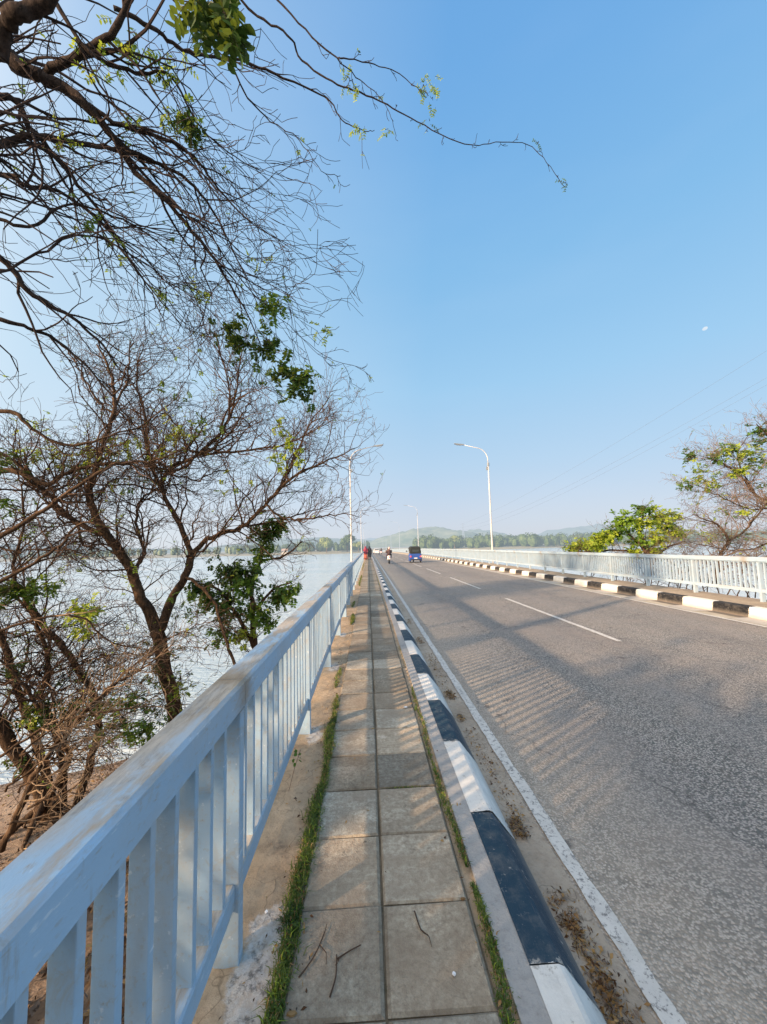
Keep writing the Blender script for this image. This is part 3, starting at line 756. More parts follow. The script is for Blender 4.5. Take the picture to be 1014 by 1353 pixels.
for (nx_, ny_, off, lb) in ((1014, 458, 0, 'uppermost thin overhead power cable crossing the sky at right'),
                            (1014, 499, 3, 'middle thin overhead power cable sloping down to the distant pylon'),
                            (1014, 507, 6, 'lowest thin overhead power cable of the three at right')):
    a = at(nx_+160, ny_-95+off, 120); b = Vector((TX-4+off, TY, 41-off*2))
    pts = []
    for i in range(41):
        t = (i/40)**1.6; p_ = a.lerp(b, t); p_.z -= 13*4*t*(1-t)*(.7 if off == 0 else 1); pts.append(p_)
    m = MB(); m.tube(pts, [.025+.09*(i/40) for i in range(41)], 4); tag(m.build('power_cable', cb.m), lb, 'cable')
mp_ = at(932, 434, 9000)
m = MB(); m.sphere((0, 0, 0), 58, 58, 58, 16, 10); o = m.build('moon', M['moon'], smooth=True, loc=mp_)
o.scale = (1, 1, .72); o.rotation_euler = (0, R(-25), 0); tag(o, 'small pale daytime moon low in the sky at right', 'moon')
# ------------------------------------------------------------------ trees by the rail
rt = random.Random(21)
def rv(rg_, s=1.): return Vector((rg_.gauss(0, s), rg_.gauss(0, s), rg_.gauss(0, s)))
def smooth_pts(P, R_, per=5):
    out = []; rad = []
    n = len(P)
    for i in range(n-1):
        p0 = P[max(i-1, 0)]; p1 = P[i]; p2 = P[i+1]; p3 = P[min(i+2, n-1)]
        for k in range(per):
            t = k/per
            q = ((p1*2)+(p2-p0)*t+(p0*2-p1*5+p2*4-p3)*t*t+(p1*3-p0-p2*3+p3)*t**3)*.5
            out.append(q); rad.append(R_[i]+(R_[i+1]-R_[i])*t)
    out.append(P[-1]); rad.append(R_[-1]); return out, rad
class Tree:
    def __init__(s, name, base, label, cat='tree', group=None, seed=1, thick=1.):
        s.root = empty(name, base); tag(s.root, label, cat, group); s.base = Vector(base)
        s.trunk = MB(); s.tw = MB(); s.leaf = MB(); s.rg = random.Random(seed); s.tips = []; s.count = 0; s.thick = thick
    def limb(s, pts, jit=.012, sides=9, twigs=None):
        P = [Vector(p)-s.base for p, _ in pts]; Rr = [max(.004, r*s.thick) for _, r in pts]
        Q, rad = smooth_pts(P, Rr)
        Q = [q+rv(s.rg, jit) if 0 < i < len(Q)-1 else q for i, q in enumerate(Q)]
        rad = [r*s.rg.uniform(.93, 1.08) for r in rad]
        s.trunk.tube(Q, rad, sides if Rr[0] > .03 else 6)
        if twigs: s.sprout(Q, rad, **twigs)
        return Q
    def sprout(s, Q, rad, step=.16, L=(.5, 1.3), t0=.15, trop=(0, 0, .3), lvl=3, ang=(.5, 1.1), rk=.4, wig=.16, kids=(5, 4), bias=None, flat=0.):
        acc = 0; tot = sum((Q[i+1]-Q[i]).length for i in range(len(Q)-1)); d0 = 0
        for i in range(len(Q)-1):
            seg = (Q[i+1]-Q[i]); l = seg.length; d0 += l; acc += l
            if d0/tot < t0: acc = 0; continue
            while acc > step:
                acc -= step*s.rg.uniform(.6, 1.5)
                t = seg.normalized(); pr_ = rv(s.rg); pr_ -= t*pr_.dot(t)
                if bias is not None:
                    pr_ = pr_.normalized()+Vector(bias)
                    pr_ -= t*pr_.dot(t)
                pr_.normalize(); a = s.rg.uniform(*ang)
                d = t*math.cos(a)+pr_*math.sin(a)
                ln = s.rg.uniform(*L)*(1.15-.45*d0/tot)
                s.twig(Q[i]+seg*s.rg.random(), d, ln, min(rad[i]*.6, rk*.03*ln+.004), 1, lvl, Vector(trop), wig, kids)
    def twig(s, p, d, L, r, l, lvl, trop, wig, kids):
        n = max(3, min(9, int(L/.09))); st = L/n; pts = [p]; q = p; curl = rv(s.rg, .07)
        for i in range(n):
            if s.rg.random() < .22: d = d+rv(s.rg, .30)
            d = (d+rv(s.rg, wig)+trop*(.10)+curl).normalized(); q = q+d*st; pts.append(q)
        rr = [max(.0034, r*(1-.72*i/n)) for i in range(n+1)]
        s.tw.tube(pts, rr, 5 if l == 1 else 3, caps=False); s.count += 1
        s.tips.append((q, d))
        if l < lvl:
            nk = kids[min(l-1, len(kids)-1)]; nk = max(1, int(nk*s.rg.uniform(.7, 1.3)))
            for k in range(nk):
                i = min(n-1, int(n*(.15+.85*(k+s.rg.random())/nk))); t = (pts[i+1]-pts[i]).normalized()
                pr_ = rv(s.rg); pr_ -= t*pr_.dot(t); pr_.normalize(); a = s.rg.uniform(.45, 1.0)
                s.twig(pts[i+1], t*math.cos(a)+pr_*math.sin(a), L*s.rg.uniform(.35, .62), rr[i+1]*.62, l+1, lvl, trop, wig*1.1, kids)
    def leaflet(s, p, d, nrm, L, W, m):
        u = d.normalized(); v_ = nrm.cross(u)
        if v_.length < 1e-4: v_ = u.orthogonal()
        v_.normalize(); n_ = u.cross(v_)
        dr = -n_*L*.10
        b = len(s.leaf.v)
        P = [p, p+u*L*.3+v_*W*.5, p+u*L*.7+v_*W*.42+dr, p+u*L+dr*2, p+u*L*.7-v_*W*.42+dr, p+u*L*.3-v_*W*.5]
        s.leaf.v += [tuple(x) for x in P]; s.leaf.f.append((b, b+1, b+2, b+3)); s.leaf.mi.append(m); s.leaf.f.append((b, b+3, b+4, b+5)); s.leaf.mi.append(m)
    def frond(s, p, d, L, k, lf, m):
        """a compound leaf: a rachis with paired leaflets"""
        rg_ = s.rg; q = p; d = d.normalized(); side = d.cross(Vector((0, 0, 1)))
        if side.length < .1: side = d.orthogonal()
        side.normalize(); up = side.cross(d); pts = [p]
        for i in range(k):
            d = (d+Vector((0, 0, -.09))+rv(rg_, .04)).normalized(); q = q+d*(L/k); pts.append(q)
            for sg in (-1, 1):
                dd = (side*sg+d*.45+rv(rg_, .2)).normalized()
                s.leaflet(q, dd, (up+rv(rg_, .35)).normalized(), lf*rg_.uniform(.75, 1.15), lf*.52, m if rg_.random() < .9 or m == 1 else (m+1) % 3)
        s.tw.tube(pts, .0022, 3, caps=False)
    def cluster(s, c, r_, n, L=.16, k=5, lf=.055, m=0, down=-.3, fw_=None):
        c = Vector(c)-s.base
        if isinstance(r_, (int, float)): r_ = (r_, r_, r_)
        for _ in range(n):
            o_ = rv(s.rg, .45); p = c+Vector((o_.x*r_[0], o_.y*r_[1], o_.z*r_[2])); d = rv(s.rg)+Vector((0, 0, down))
            s.frond(p, d, L*s.rg.uniform(.7, 1.2), k, lf, m)
        # little stems gather the fronds
        for _ in range(max(2, n//5)):
            o_ = rv(s.rg, .5); s.tw.tube([c+Vector((0, 0, r_[2]*.6)), c+Vector((o_.x*r_[0]*.4, o_.y*r_[1]*.4, o_.z*r_[2]*.3)), c+Vector((o_.x*r_[0], o_.y*r_[1], o_.z*r_[2]))], [.005, .004, .0025], 3, caps=False)
    def done(s, bark, twig, leaves, lone=.035):
        for (q, d) in s.tips:
            if s.rg.random() < lone: s.frond(q, d+rv(s.rg, .3), s.rg.uniform(.03, .09), s.rg.choice((1, 2, 3)), s.rg.uniform(.022, .045), s.rg.choice((0, 2, 2)))
        s.trunk.build('trunk', bark, s.root, smooth=True); 
        if s.tw.v: s.tw.build('twigs', twig, s.root)
        if s.leaf.v: s.leaf.build('foliage', leaves, s.root)
        print(s.root.name, 'twigs', s.count, 'faces', len(s.tw.f), len(s.leaf.f))
M['twig_brown'] = simple('brown_twig_bark', (0.15, 0.115, 0.095), 0.9, 0.1, 0.4, 3)
M['leaf_bright'] = m_leaf('leaf_bright', (0.12, 0.25, 0.03), (0.26, 0.40, 0.05))
LV = [M['leaf'], M['leaf_dark'], M['leaf_lime']]
def A(*pts): return [(at(x, y, Y), r) for x, y, Y, r in pts]
UP = dict(trop=(.1, -.1, .6), wig=.15)

# --- middle tree: forked trunk at the water's edge, wide bare crown reaching over the pavement
TA = Tree('bare_tree', tuple(at(240, 1010, 9.0)), 'wide bare tree forking low behind the left railing, its thin twigs reaching the lamp post', seed=5, thick=.8)
t_ = dict(step=.10, L=(.6, 1.8), kids=(6, 3), **UP)
TA.limb(A((240, 1040, 9, .21), (232, 940, 9, .19), (216, 880, 9, .18), (208, 828, 9, .17)), twigs=dict(step=.4, L=(.3, .7), t0=.5, **UP))
TA.limb(A((208, 832, 9, .16), (188, 790, 9, .14), (168, 745, 8.8, .125), (142, 708, 8.6, .11), (122, 672, 8.5, .09), (118, 640, 8.4, .08)), twigs=t_)
TA.limb(A((118, 645, 8.4, .075), (132, 600, 8.4, .06), (150, 545, 8.3, .05), (148, 500, 8.2, .035), (128, 455, 8.1, .02)), twigs=t_)
TA.limb(A((142, 708, 8.6, .08), (100, 690, 8.4, .065), (60, 650, 8.2, .05), (20, 610, 8., .04), (-20, 590, 7.8, .025)), twigs=t_)
TA.limb(A((150, 540, 8.3, .03), (170, 500, 8.5, .025), (172, 450, 8.7, .015)), twigs=t_)
TA.limb(A((212, 832, 9, .14), (226, 795, 9.2, .12), (245, 762, 9.3, .105), (253, 735, 9.4, .10)), twigs=dict(step=.3, L=(.3, .8), t0=.3, **UP))
TA.limb(A((253, 735, 9.4, .085), (238, 695, 9.4, .075), (216, 650, 9.3, .06), (222, 622, 9.2, .055), (262, 600, 9.1, .05), (300, 560, 9., .04), (312, 520, 8.9, .025), (318, 470, 8.8, .014)), twigs=t_)
TA.limb(A((216, 652, 9.3, .05), (196, 600, 9.4, .045), (192, 550, 9.5, .035), (180, 505, 9.6, .022), (190, 455, 9.6, .012)), twigs=t_)
TA.limb(A((300, 560, 9., .03), (305, 525, 9., .026), (296, 480, 9., .02), (285, 440, 9., .012)), twigs=t_)
TA.limb(A((253, 735, 9.4, .08), (275, 712, 9.4, .07), (318, 696, 9.3, .06), (350, 668, 9.2, .05), (385, 632, 9.1, .04), (425, 612, 9., .028), (470, 592, 8.9, .012)), twigs=t_)
TA.limb(A((350, 668, 9.2, .04), (372, 640, 9.3, .035), (392, 600, 9.4, .03), (410, 560, 9.5, .02), (440, 520, 9.6, .01)), twigs=t_)
TA.limb(A((318, 696, 9.3, .035), (360, 690, 9.6, .028), (400, 678, 9.8, .02), (440, 668, 10, .008)), twigs=dict(step=.14, L=(.4, 1.1), trop=(.2, 0, .2), wig=.14))
TA.limb(A((262, 600, 9.1, .04), (320, 596, 9., .032), (380, 585, 8.9, .022), (440, 555, 8.8, .01)), twigs=t_)
TA.limb(A((245, 762, 9.3, .05), (262, 772, 9.0, .045), (285, 800, 8.8, .04), (300, 850, 8.7, .04), (312, 880, 8.6, .04)), twigs=dict(step=.3, L=(.3, .7), **UP))
TA.limb(A((175, 755, 8.8, .05), (190, 730, 9.1, .045), (180, 690, 9.3, .04), (192, 655, 9.4, .03), (230, 640, 9.6, .02), (262, 655, 9.8, .01)), twigs=t_)
TA.cluster(at(240, 800, 9.), (.4, .4, .5), 18, m=0, lf=.06); TA.cluster(at(215, 870, 8.8), (.5, .4, .6), 44, m=1, lf=.065)
TA.cluster(at(238, 905, 8.6), (.4, .3, .4), 26, m=2, lf=.06); TA.cluster(at(200, 935, 8.2), (.6, .3, .3), 26, m=0, lf=.06)
for x, y, n, mm in ((130, 600, 34, 2), (98, 615, 22, 0), (60, 600, 18, 2), (22, 605, 20, 0), (160, 585, 14, 2), (245, 572, 26, 2), (270, 560, 10, 0), (205, 600, 8, 2), (236, 515, 7, 0), (300, 640, 6, 2), (175, 640, 8, 0), (45, 560, 6, 2)):
    TA.cluster(at(x, y, 8.6), (.5, .4, .25), int(n*1.4), L=.15, lf=.065, m=mm)
for x, y in ((370, 565), (384, 590), (372, 612), (392, 605), (378, 580), (365, 600)): TA.cluster(at(x, y, 8.3), (.14, .12, .22), 9, L=.15, lf=.07, m=2)
for k in range(24):
    xa, ya_ = rt.choice(((122, 672), (150, 545), (192, 600), (216, 650), (100, 690), (60, 650), (168, 745), (262, 600), (300, 560), (350, 668), (253, 735)))
    xb, yb_ = xa+rt.uniform(-110, 130), ya_-rt.uniform(-25, 110); Y_ = rt.uniform(8.4, 9.4); mx_, my_ = (xa+xb)/2+rt.uniform(-18, 18), (ya_+yb_)/2+rt.uniform(-5, 28)
    TA.limb(A((xa, ya_, 8.9, .034), ((xa+mx_)/2, (ya_+my_)/2+9, (8.9+Y_)/2, .029), (mx_, my_, Y_, .023), ((xb+mx_)/2, (yb_+my_)/2-5, Y_, .016), (xb, yb_, Y_+.1, .007)), jit=.03, sides=6, twigs=dict(step=.13, L=(.4, 1.2), trop=(.1, 0, .4), wig=.2, kids=(4, 3), t0=.15))
TA.done(M['bark'], M['twig'], LV)

# --- leafy low tree behind the middle of the railing
TL = Tree('leafy_tree', tuple(at(345, 960, 10.)), 'half bare tree with hanging dark green leaf clumps just above the left railing', seed=9)
TL.limb(A((345, 985, 10, .09), (338, 860, 10, .07), (334, 810, 10, .06), (333, 775, 10, .05), (345, 740, 10, .035), (352, 700, 10., .02)), twigs=dict(step=.14, L=(.4, 1.0), **UP))
TL.limb(A((338, 860, 10, .05), (318, 820, 9.8, .045), (298, 790, 9.7, .035), (275, 770, 9.6, .02)), twigs=dict(step=.12, L=(.4, 1.0), **UP))
TL.limb(A((334, 810, 10, .04), (360, 780, 9.8, .03), (385, 770, 9.7, .015)), twigs=dict(step=.12, L=(.3, .8), **UP))
TL.limb(A((345, 740, 10, .03), (375, 735, 9.8, .024), (400, 715, 9.7, .012)), twigs=dict(step=.12, L=(.4, 1.0), trop=(.3, 0, .1), wig=.14))
for x, y, n, s_, mm in ((352, 700, 34, .32, 1), (368, 690, 18, .2, 0), (310, 755, 52, .42, 1), (325, 765, 46, .4, 0), (275, 790, 34, .35, 0), (262, 772, 18, .2, 1), (300, 800, 30, .35, 1), (335, 805, 26, .3, 0),
                        (365, 785, 22, .25, 1), (382, 780, 20, .22, 0), (355, 820, 12, .2, 0), (320, 840, 14, .25, 2), (292, 835, 16, .25, 0), (345, 730, 14, .18, 0)):
    TL.cluster(at(x, y, 9.7), (s_*1.25, s_, s_*1.), int(n*1.9), L=.2, lf=.095, m=mm, down=-.9)
TL.done(M['bark'], M['twig'], LV)

# --- front left tree: several trunks fanning from one foot on the sand
TB = Tree('multi_trunk_tree', (-5.75, 7.45, -3.1), 'dark tree of several trunks fanning up from the sandy bank at the left edge', seed=14, thick=.68)
b_ = dict(step=.12, L=(.5, 1.7), trop=(.25, 0, .1), wig=.17, kids=(5, 3), t0=.25)
TB.limb(A((72, 1095, 7.6, .20), (52, 1045, 7.6, .17), (28, 1005, 7.5, .16), (2, 965, 7.3, .15), (-35, 900, 7.2, .13), (-80, 780, 7., .1), (-90, 640, 7, .07)), twigs=b_)
TB.limb(A((70, 1085, 7.6, .13), (58, 1010, 7.7, .11), (40, 960, 7.8, .10), (24, 915, 7.8, .09), (5, 850, 7.8, .08), (-20, 780, 7.8, .06), (-10, 690, 7.8, .04)), twigs=b_)
TB.limb(A((80, 1085, 7.8, .12), (84, 1030, 7.9, .095), (78, 985, 8., .085), (62, 940, 8., .075), (52, 920, 8., .07), (64, 890, 8, .065), (58, 850, 8, .055), (44, 815, 8, .05), (20, 790, 8, .035), (-10, 770, 8, .02)), twigs=b_)
TB.limb(A((92, 1100, 7.7, .12), (108, 1045, 7.8, .105), (126, 985, 7.9, .095), (130, 935, 8., .09), (110, 895, 8, .09), (80, 850, 8, .08), (48, 815, 8, .075), (32, 790, 8., .06), (18, 750, 8, .04), (30, 700, 8, .03), (28, 640, 8, .02)), twigs=b_)
TB.limb(A((60, 1060, 7.6, .09), (92, 1005, 7.6, .07), (78, 975, 7.5, .06), (45, 925, 7.4, .045), (10, 880, 7.3, .03), (-20, 860, 7.3, .02)), twigs=b_)
TB.limb(A((-10, 620, 7.8, .09), (30, 625, 7.8, .08), (62, 640, 7.9, .06), (100, 620, 8, .055), (150, 612, 8, .05), (205, 608, 8.1, .03), (250, 590, 8.2, .012)), twigs=dict(step=.15, L=(.5, 1.3), **UP))
TB.limb(A((-20, 545, 7.5, .07), (20, 545, 7.5, .055), (50, 572, 7.6, .045), (95, 588, 7.7, .04), (140, 578, 7.8, .03), (190, 560, 8, .02), (240, 520, 8.2, .01)), twigs=dict(step=.15, L=(.5, 1.3), **UP))
TB.limb(A((-10, 715, 7, .06), (40, 685, 7.1, .055), (85, 655, 7.2, .05), (130, 625, 7.3, .045), (160, 612, 7.4, .04), (195, 625, 7.6, .02), (215, 660, 7.8, .01)), twigs=dict(step=.17, L=(.4, 1.1), **UP))
TB.limb(A((-10, 775, 7, .05), (35, 750, 7.1, .042), (80, 720, 7.2, .036), (110, 690, 7.3, .03), (150, 700, 7.4, .02), (200, 720, 7.6, .01)), twigs=dict(step=.2, L=(.4, 1.), **UP))
for x, y, n, s_, mm in ((15, 780, 38, .35, 1), (35, 778, 14, .2, 0), (60, 775, 14, .25, 0), (112, 808, 26, .22, 2), (112, 830, 10, .15, 2), (60, 938, 22, .3, 1), (92, 942, 24, .28, 1), (45, 945, 12, .25, 2), (15, 880, 10, .2, 1), (130, 930, 14, .25, 0),
                        (8, 605, 16, .3, 1), (5, 660, 10, .25, 0), (180, 965, 26, .3, 0), (170, 925, 12, .2, 0), (5, 960, 14, .25, 1), (150, 955, 12, .2, 1), (25, 1000, 8, .2, 1)):
    TB.cluster(at(x, y, 7.5), (s_*1.3, s_, s_*.75), int(n*1.7), L=.17, lf=.07, m=mm)
for x, y, n, s_, mm in ((50, 700, 9, .3, 0), (90, 740, 8, .3, 2), (30, 850, 10, .3, 0), (150, 880, 12, .3, 1), (170, 760, 8, .25, 2), (90, 880, 10, .3, 0), (20, 925, 12, .3, 1), (195, 900, 10, .25, 0), (70, 820, 8, .25, 2), (140, 690, 8, .3, 0)):
    TB.cluster(at(x, y, 8.), (s_*1.5, s_, s_), n, L=.16, k=3, lf=.06, m=mm)
for (xa, ya_, xb, yb_) in ((-10, 905, 190, 850), (-10, 760, 140, 700), (-10, 980, 110, 880), (60, 1000, 240, 900), (-10, 830, 170, 830), (30, 890, 230, 870), (150, 900, 290, 820), (-10, 700, 150, 660), (-10, 870, 150, 940), (40, 840, 200, 800), (-5, 720, 170, 760), (90, 900, 260, 830), (100, 960, 240, 915), (0, 800, 120, 700), (60, 985, 215, 945), (20, 940, 180, 890), (0, 660, 120, 740)):
    Y_ = rt.uniform(7.2, 8.6); mx_, my_ = (xa+xb)/2+rt.uniform(-15, 15), (ya_+yb_)/2+rt.uniform(-22, 22)
    TB.limb(A((xa, ya_, Y_, .028), (xa*.7+mx_*.3, ya_*.7+my_*.3+8, Y_+.1, .024), (mx_, my_, Y_+.2, .019), (xb*.6+mx_*.4, yb_*.6+my_*.4-6, Y_+.3, .013), (xb, yb_, Y_+.4, .007)), jit=.03, sides=6, twigs=dict(step=.11, L=(.35, 1.2), trop=(.2, 0, .1), wig=.2, kids=(4, 3), t0=.05))
for k in range(7):
    a = k*.9+.3; b0 = Vector((-5.75, 7.45, 0)); L_ = rt.uniform(.5, 1.0)
    P0 = b0+Vector((math.cos(a), math.sin(a), 0))*.10; P1 = b0+Vector((math.cos(a+.1), math.sin(a+.1), 0))*L_*.5; P2 = b0+Vector((math.cos(a+.3), math.sin(a+.3), 0))*L_
    TB.limb([((P0.x, P0.y, zleft(P0.x, P0.y)+.30), .10), ((P1.x, P1.y, zleft(P1.x, P1.y)+.04), .06), ((P2.x, P2.y, zleft(P2.x, P2.y)-.03), .025)])
TB.done(M['bark'], M['twig'], LV)

# --- dry brush leaning across the bank
TD = Tree('dead_branch', tuple(at(5, 1115, 6.2)), 'pale dry fallen branch leaning across the foot of the left tree', 'branch', seed=17)
TD.limb(A((2, 1125, 6.2, .045), (40, 1040, 6.3, .042), (72, 985, 6.5, .038), (98, 955, 6.7, .035), (125, 930, 6.9, .03), (165, 890, 7.1, .022), (200, 860, 7.3, .012)), twigs=dict(step=.13, L=(.4, 1.1), trop=(.2, .1, .1), wig=.12, kids=(4, 3)))
TD.limb(A((72, 985, 6.5, .03), (112, 940, 6.6, .026), (150, 905, 6.7, .02), (195, 880, 6.9, .014), (230, 850, 7., .008)), twigs=dict(step=.13, L=(.3, .9), trop=(.2, .1, .0), wig=.12, kids=(4, 3)))
TD.limb(A((0, 1000, 5.6, .02), (60, 960, 5.8, .018), (120, 945, 6., .014), (190, 935, 6.2, .01), (255, 930, 6.4, .005)), twigs=dict(step=.12, L=(.3, .8), trop=(.3, .1, .1), wig=.12, kids=(3, 2)))
TD.limb(A((-5, 835, 6.6, .022), (60, 815, 6.8, .02), (110, 818, 7, .018), (150, 850, 7.2, .012), (210, 860, 7.4, .006)), twigs=dict(step=.15, L=(.3, .9), trop=(.3, .1, .1), wig=.12, kids=(3, 2)))
for k in range(9):
    xa, ya_ = rt.uniform(-10, 60), rt.uniform(940, 1090); xb, yb_ = xa+rt.uniform(60, 130), ya_-rt.uniform(0, 110); Y_ = rt.uniform(5.4, 6.6)
    TD.limb(A((xa, ya_, Y_, .016), ((xa+xb)/2, (ya_+yb_)/2+rt.uniform(-14, 14), Y_+.15, .012), (xb, yb_, Y_+.3, .006)), jit=.03, sides=5, twigs=dict(step=.12, L=(.3, .9), trop=(.3, .1, .0), wig=.2, kids=(4, 2)))
TD.done(M['bark'], M['twig_pale'], LV)

# --- big tree whose trunk stands out of frame; limbs hang over the bank and pavement
TC = Tree('overhanging_tree', (-5.6, 2.2, -2.6), 'big dark overhanging tree whose bare limbs droop in from the upper left', seed=31, thick=.62)
TC.limb([((-5.6, 2.2, -2.8), .34), ((-5.5, 2.2, -.5), .30), ((-5.2, 2.4, 2.0), .27), ((-4.8, 2.8, 4.2), .22)])
hub = (-4.8, 2.8, 4.2)
def C(*pts, pre=True, **k):
    q = A(*pts)
    if pre: q = [(hub, max(.06, q[0][1]*1.3))]+q
    kk = dict(step=.17, L=(.6, 2.0), trop=(.5, .15, -.38), wig=.14, lvl=3, ang=(.3, .95), kids=(3, 3), t0=.12); kk.update(k)
    TC.limb(q, twigs=kk, jit=.008)
C((-30, 75, 3.8, .13), (30, 92, 3.9, .12), (70, 108, 4., .10), (110, 135, 4.1, .08), (150, 182, 4.3, .06), (180, 228, 4.5, .05), (235, 282, 4.7, .04), (285, 345, 4.9, .028), (330, 420, 5.1, .014), (352, 480, 5.2, .008))
C((0, 75, 3.2, .10), (6, 40, 3.1, .10), (22, 18, 3., .10), (50, 10, 3., .09), (80, -25, 2.9, .07), pre=False, step=.3)
C((62, 98, 4.0, .075), (92, 78, 3.9, .07), (125, 60, 3.8, .06), (152, 38, 3.7, .05), (172, 0, 3.6, .04), (190, -40, 3.5, .03), pre=False, step=.25)
C((-10, 192, 3.9, .06), (40, 180, 4.0, .055), (95, 188, 4.2, .045), (150, 198, 4.4, .04), (200, 212, 4.5, .035), (250, 240, 4.7, .03), (285, 285, 4.9, .02), (315, 345, 5.1, .014), (345, 400, 5.3, .008))
C((-10, 130, 3.8, .05), (40, 168, 4, .045), (80, 215, 4.2, .04), (120, 265, 4.4, .03), (165, 330, 4.6, .02), (200, 390, 4.8, .012), (222, 440, 4.9, .006))
C((105, 130, 4.1, .045), (150, 160, 4.2, .04), (210, 180, 4.4, .035), (255, 205, 4.6, .03), (290, 250, 4.8, .02), (340, 300, 5., .012), (400, 330, 5.2, .006), pre=False)
C((60, -20, 3.6, .04), (120, 70, 3.8, .035), (180, 95, 4., .03), (225, 100, 4.1, .02), (260, 160, 4.3, .016), (300, 200, 4.5, .012), (345, 225, 4.7, .006), pre=False)
C((150, 10, 3.9, .04), (200, 35, 4.1, .038), (235, 62, 4.3, .034), (275, 74, 4.4, .03), (320, 80, 4.6, .026), (375, 103, 4.8, .02), (430, 128, 5., .016), (452, 158, 5.1, .012), (478, 172, 5.2, .009), (495, 172, 5.3, .005), pre=False, step=.3, L=(.2, .7), lvl=2, kids=(3,))
C((290, -30, 4.3, .03), (340, 20, 4.5, .024), (380, 45, 4.6, .022), (400, 80, 4.8, .02), (440, 108, 4.9, .018), (475, 122, 5.0, .017), (520, 142, 5.1, .014), (560, 166, 5.2, .012), (615, 190, 5.3, .010), (655, 189, 5.4, .009), (698, 191, 5.5, .008), (722, 215, 5.6, .006), (747, 247, 5.7, .004), pre=False, step=.22, L=(.05, .16), lvl=2, kids=(3,), trop=(0, 0, .5), wig=.25, t0=.3)
C((350, -25, 4.4, .02), (395, 30, 4.5, .018), (440, 72, 4.6, .015), (455, 76, 4.6, .014), (495, 84, 4.8, .011), (530, 98, 4.9, .009), (560, 125, 5., .005), pre=False, step=.25, L=(.08, .3), lvl=2, kids=(3,), trop=(0, 0, .3), wig=.2, t0=.3)
C((440, 72, 4.6, .012), (470, 100, 4.8, .01), (500, 125, 4.9, .007), (520, 160, 5., .004), pre=False, step=.25, L=(.08, .3), lvl=2, kids=(2,), wig=.2)
C((255, -20, 4., .02), (300, 70, 4.2, .017), (322, 120, 4.4, .015), (350, 152, 4.6, .012), (395, 185, 4.7, .008), (425, 225, 4.8, .005), (450, 232, 4.9, .003), pre=False, step=.2, L=(.15, .6), lvl=2, kids=(3,), wig=.15)
C((-10, 230, 4., .04), (30, 245, 4.1, .035), (80, 255, 4.3, .03), (140, 300, 4.5, .022), (190, 370, 4.7, .014), (240, 430, 4.9, .008))
C((-10, 330, 3.9, .05), (20, 360, 4., .045), (45, 390, 4.1, .04), (95, 420, 4.3, .03), (135, 455, 4.5, .02), (155, 485, 4.7, .01), pre=False, L=(.6, 1.6), trop=(.6, .1, -.2))
C((-10, 420, 4.1, .04), (30, 430, 4.2, .032), (75, 450, 4.4, .026), (130, 500, 4.6, .018), (175, 560, 4.8, .01), pre=False, L=(.5, 1.5), trop=(.6, .1, -.2))
C((-10, 285, 3.9, .03), (40, 300, 4.0, .028), (85, 270, 4.2, .022), (150, 285, 4.4, .02), (220, 330, 4.7, .014), (270, 420, 5., .008), pre=False)
C((-10, 365, 3.8, .022), (50, 335, 4., .02), (110, 310, 4.2, .018), (180, 340, 4.5, .014), (240, 390, 4.8, .008), pre=False)
C((230, 280, 4.7, .02), (270, 300, 4.9, .018), (320, 370, 5.1, .012), (370, 420, 5.3, .008), (430, 470, 5.5, .004), (482, 488, 5.6, .003), pre=False, step=.2, L=(.3, 1.), lvl=3, kids=(3, 2))
C((100, 50, 3.9, .02), (130, 120, 4.1, .018), (190, 170, 4.3, .015), (240, 260, 4.6, .010), (275, 340, 4.9, .007), (325, 360, 5.1, .005), (370, 375, 5.3, .003), pre=False)
for x, y, Y, n, s_, mm, lf in ((352, 405, 5., 16, .16, 0, .065), (368, 400, 5., 10, .1, 0, .065), (305, 440, 4.9, 26, .2, 1, .065), (325, 455, 4.9, 24, .2, 1, .065), (352, 455, 5., 22, .16, 1, .065), (375, 490, 5., 34, .2, 1, .07), (395, 510, 5., 40, .22, 1, .07),
                               (405, 495, 5., 12, .14, 0, .06), (430, 435, 5.2, 8, .1, 2, .045), (280, 2, 3.1, 9, .13, 1, .10), (302, 18, 3.1, 6, .07, 1, .11), (255, 2, 3.1, 6, .10, 1, .1), (306, 44, 3.1, 4, .045, 1, .11), (248, 158, 4.2, 20, .16, 0, .06), (256, 170, 4.2, 12, .1, 1, .06), (135, 85, 3.9, 8, .15, 2, .05),
                               (150, 52, 3.8, 7, .2, 2, .05), (195, 75, 4., 12, .18, 0, .045), (230, 95, 4.1, 12, .2, 2, .045), (180, 55, 4., 6, .14, 0, .06), (215, 160, 4.2, 5, .15, 2, .045), (165, 155, 4.2, 6, .15, 0, .05), (85, 182, 4.1, 6, .12, 2, .05),
                               (120, 298, 4.3, 6, .12, 0, .05), (150, 318, 4.4, 6, .12, 2, .05), (210, 385, 4.7, 9, .14, 2, .045), (260, 385, 4.8, 7, .1, 2, .045), (560, 118, 5., 8, .14, 2, .035), (572, 132, 5., 5, .08, 2, .035), (475, 172, 5.1, 5, .1, 2, .04), (508, 172, 5.3, 5, .06, 2, .04), (460, 105, 4.9, 5, .1, 2, .035),
                               (470, 118, 4.9, 4, .06, 2, .035), (748, 243, 5.7, 4, .06, 0, .03), (712, 188, 5.6, 2, .04, 0, .03), (568, 160, 5.2, 2, .04, 0, .03), (340, 345, 5., 4, .1, 2, .05)):
    TC.cluster(at(x, y, Y), (s_*1.2, s_, s_), n if lf < .1 else n+4, L=.13 if lf < .1 else .2, k=4, lf=lf, m=mm)
TC.done(M['bark_dark'], M['twig_dark'], LV)

